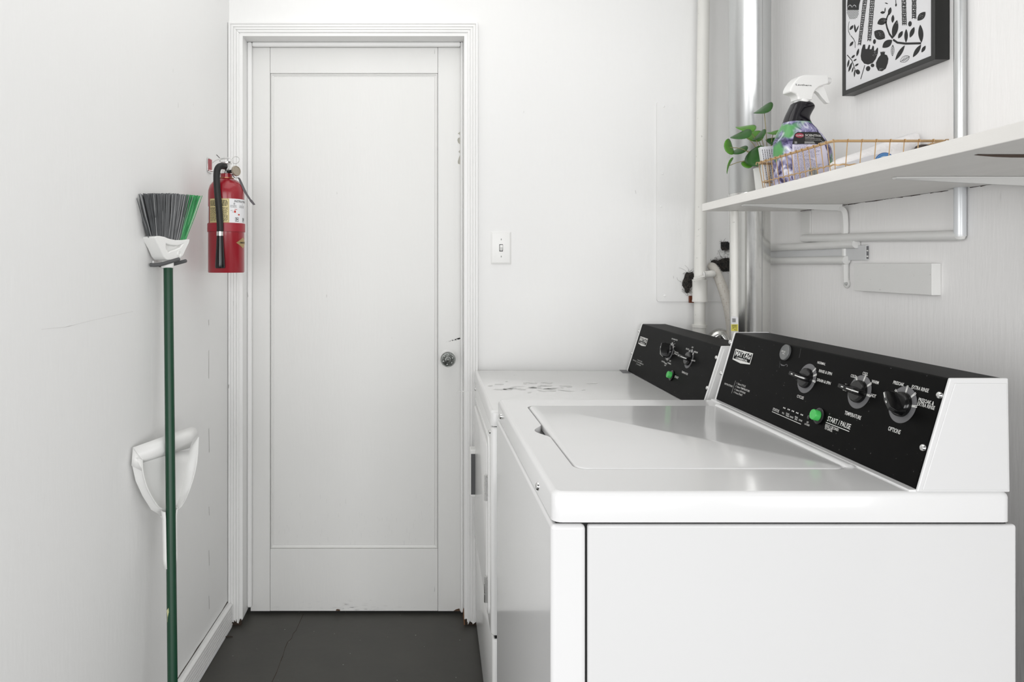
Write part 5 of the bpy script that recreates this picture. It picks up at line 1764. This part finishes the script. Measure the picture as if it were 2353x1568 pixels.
bristles('grey_bristles', greyb_m, 0.0, 0.80, 400, 0.0010)
bristles('pale_bristles', M('pale_bristle', S(150, 151, 152), 0.4, var=0.15), 0.0, 0.80, 70, 0.0009)
bristles('green_bristles', greenb_m, 0.80, 1.0, 120, 0.0010)
bristles('pale_green_bristles', M('pale_green_bristle', S(110, 190, 130), 0.4, var=0.15), 0.80, 1.0, 22, 0.0009)
m = MB()
for x0_, y0_, x1_, y1_ in ((165, 590, 290, 1000), (160, 600, 300, 1010), (195, 585, 300, 960)):
    m.tube([tp_(x1_, y1_ + 30, 0.0), tp_((x0_ + x1_) / 2 - 5, (y0_ + y1_) / 2 + 15, 0.0), tp_(x0_, y0_, 0.0)], 0.0006, 4)
m.build('stray_bristles', greyb_m, broom)
# rubber prong hook holding the broom under its head
hook = thing('broom_hook', 'dark grey two-prong rubber hook holding the broom head', 'hook', onL(360, 605))
y_h = 1.80
wx = lwx(y_h)
zh = at(0, 601, y_h).z
for Yp, p0_, p1_ in ((1.772, (350, 609), (410, 596)), (1.828, (366, 610), (426, 600))):
    a = at(*p0_, Yp)
    a.x = lwx(Yp) + 0.004
    c_ = at(*p1_, Yp)
    b = a.lerp(c_, 0.35) + Vector((0, 0, -0.004))
    MB().tube(bez([a, b, c_], 6), 0.0048, 12).build('prong', greyh_m, hook, smooth=True)
    MB().lathe([(0.0048, 0), (0.0040, 0.003), (0.0001, 0.0048)], c_, (c_ - b).normalized(), 12, caps=False).build('prong_tip', greyh_m, hook, smooth=True)
bpz = [Vector((wx + 0.0006, y_h - 0.028, zh - 0.016)), Vector((wx + 0.0006, y_h + 0.028, zh - 0.016)), Vector((wx + 0.003, y_h + 0.028, zh + 0.008)), Vector((wx + 0.0006, y_h - 0.028, zh + 0.008))]
MB().box((wx + 0.0015, y_h - 0.012, zh - 0.014), (wx + 0.006, y_h + 0.020, zh + 0.002)).build('back_plate', whitepl_m, hook, bevel=0.001)

# --- dustpan clipped to the broom pole
pan = thing('dustpan', 'white plastic dustpan clipped behind the green broom pole', 'dustpan', at(392, 1303, YBR - 0.1))
A_, B_ = at(302, 1030, 1.665), at(456, 985, 1.872)
eu = Vector((B_.x - A_.x, B_.y - A_.y, 0)).normalized()
PN = Panel(A_ - Vector((0, 0, 0)), eu, (0, 0, 1))
offP = lambda e: Panel(PN.O + PN.n * e, PN.u, PN.v)


def dp_(x, y, e):
    P_ = offP(e)
    return P_.pt(*P_.ab(*z2(x, y)))


hR = 0.022
pairs = (((60, 250), (118, 272)), ((60, 305), (122, 340)), ((80, 395), (146, 430)), ((120, 482), (182, 500)), ((170, 562), (218, 548)), ((230, 600), (255, 566)), ((275, 592), (287, 572)),
         ((318, 540), (345, 546)), ((350, 440), (400, 430)), ((380, 300), (436, 290)), ((394, 215), (446, 140)))
BK = [dp_(*p, 0.001) for p, q in pairs]
RM = [dp_(*q, hR) for p, q in pairs]
nR = len(pairs)
m = MB()
m.add(BK + RM, [(i, i + 1, nR + i + 1, nR + i) for i in range(nR - 1)])
m.add(BK, [tuple(range(nR))])
m.build('scoop', whitepl_m, pan, smooth=True, ang=40, weld=True).modifiers.new('thick', 'SOLIDIFY').thickness = 0.0016
MB().tube(bez(RM, 3), 0.0016, 8).build('rim', whitepl_m, pan, smooth=True)
m = MB()                                                  # sloping lip across the open end
tl_, tr_ = dp_(64, 200, 0.002), dp_(398, 82, 0.004)
ml_, mr_ = dp_(118, 272, hR * 0.9), dp_(412, 152, hR * 0.9)
bl_, br_ = dp_(100, 292, 0.002), dp_(394, 200, 0.002)
xl_ = dp_(56, 306, 0.006)
m.add([tl_, tr_, mr_, ml_, br_, bl_, dp_(446, 130, hR), dp_(428, 86, 0.008)], [(0, 1, 2, 3), (3, 2, 4, 5), (1, 7, 6, 2)])
m.add([tl_, ml_, RM[1], xl_], [(0, 1, 2, 3)])
m.build('lip', whitepl_m, pan, smooth=True, ang=25).modifiers.new('thick', 'SOLIDIFY').thickness = 0.0016
# C-shaped handle hugging the pole
ax0, ax1 = at(390.5, 1172, YBR - 0.082), at(392.5, 1303, YBR - 0.101)
dirp = (ax1 - ax0).normalized()
xv_ = Vector((1, 0, 0))
rows = []
for t, r0_ in ((0, 0.0190), (0.12, 0.0172), (0.85, 0.0166), (1.0, 0.0155)):
    c_ = ax0.lerp(ax1, t) + Vector((-0.0022, 0.0018, 0))
    g0, g1 = R(-118 + (12 if t < 1 else 40)) , R(180 - 130)
    arc = []
    for s_ in range(13):
        g = R(-100) - (R(265) * s_ / 12)                   # from the left front, round the back, to the right
        arc.append(c_ + Vector((math.cos(g), math.sin(g), 0)) * (r0_ + 0.0006))
    rows.append(arc)
m = MB()
m.loops(rows, False, False, False)
m.build('handle', whitepl_m, pan, smooth=True).modifiers.new('thick', 'SOLIDIFY').thickness = 0.002
m = MB()
m.prism([dp_(220, 598, .004), dp_(285, 578, .004), dp_(300, 640, .004), dp_(262, 680, .004), dp_(248, 650, .004)], PN.n * 0.018)
m.build('gusset', whitepl_m, pan, bevel=0.002)
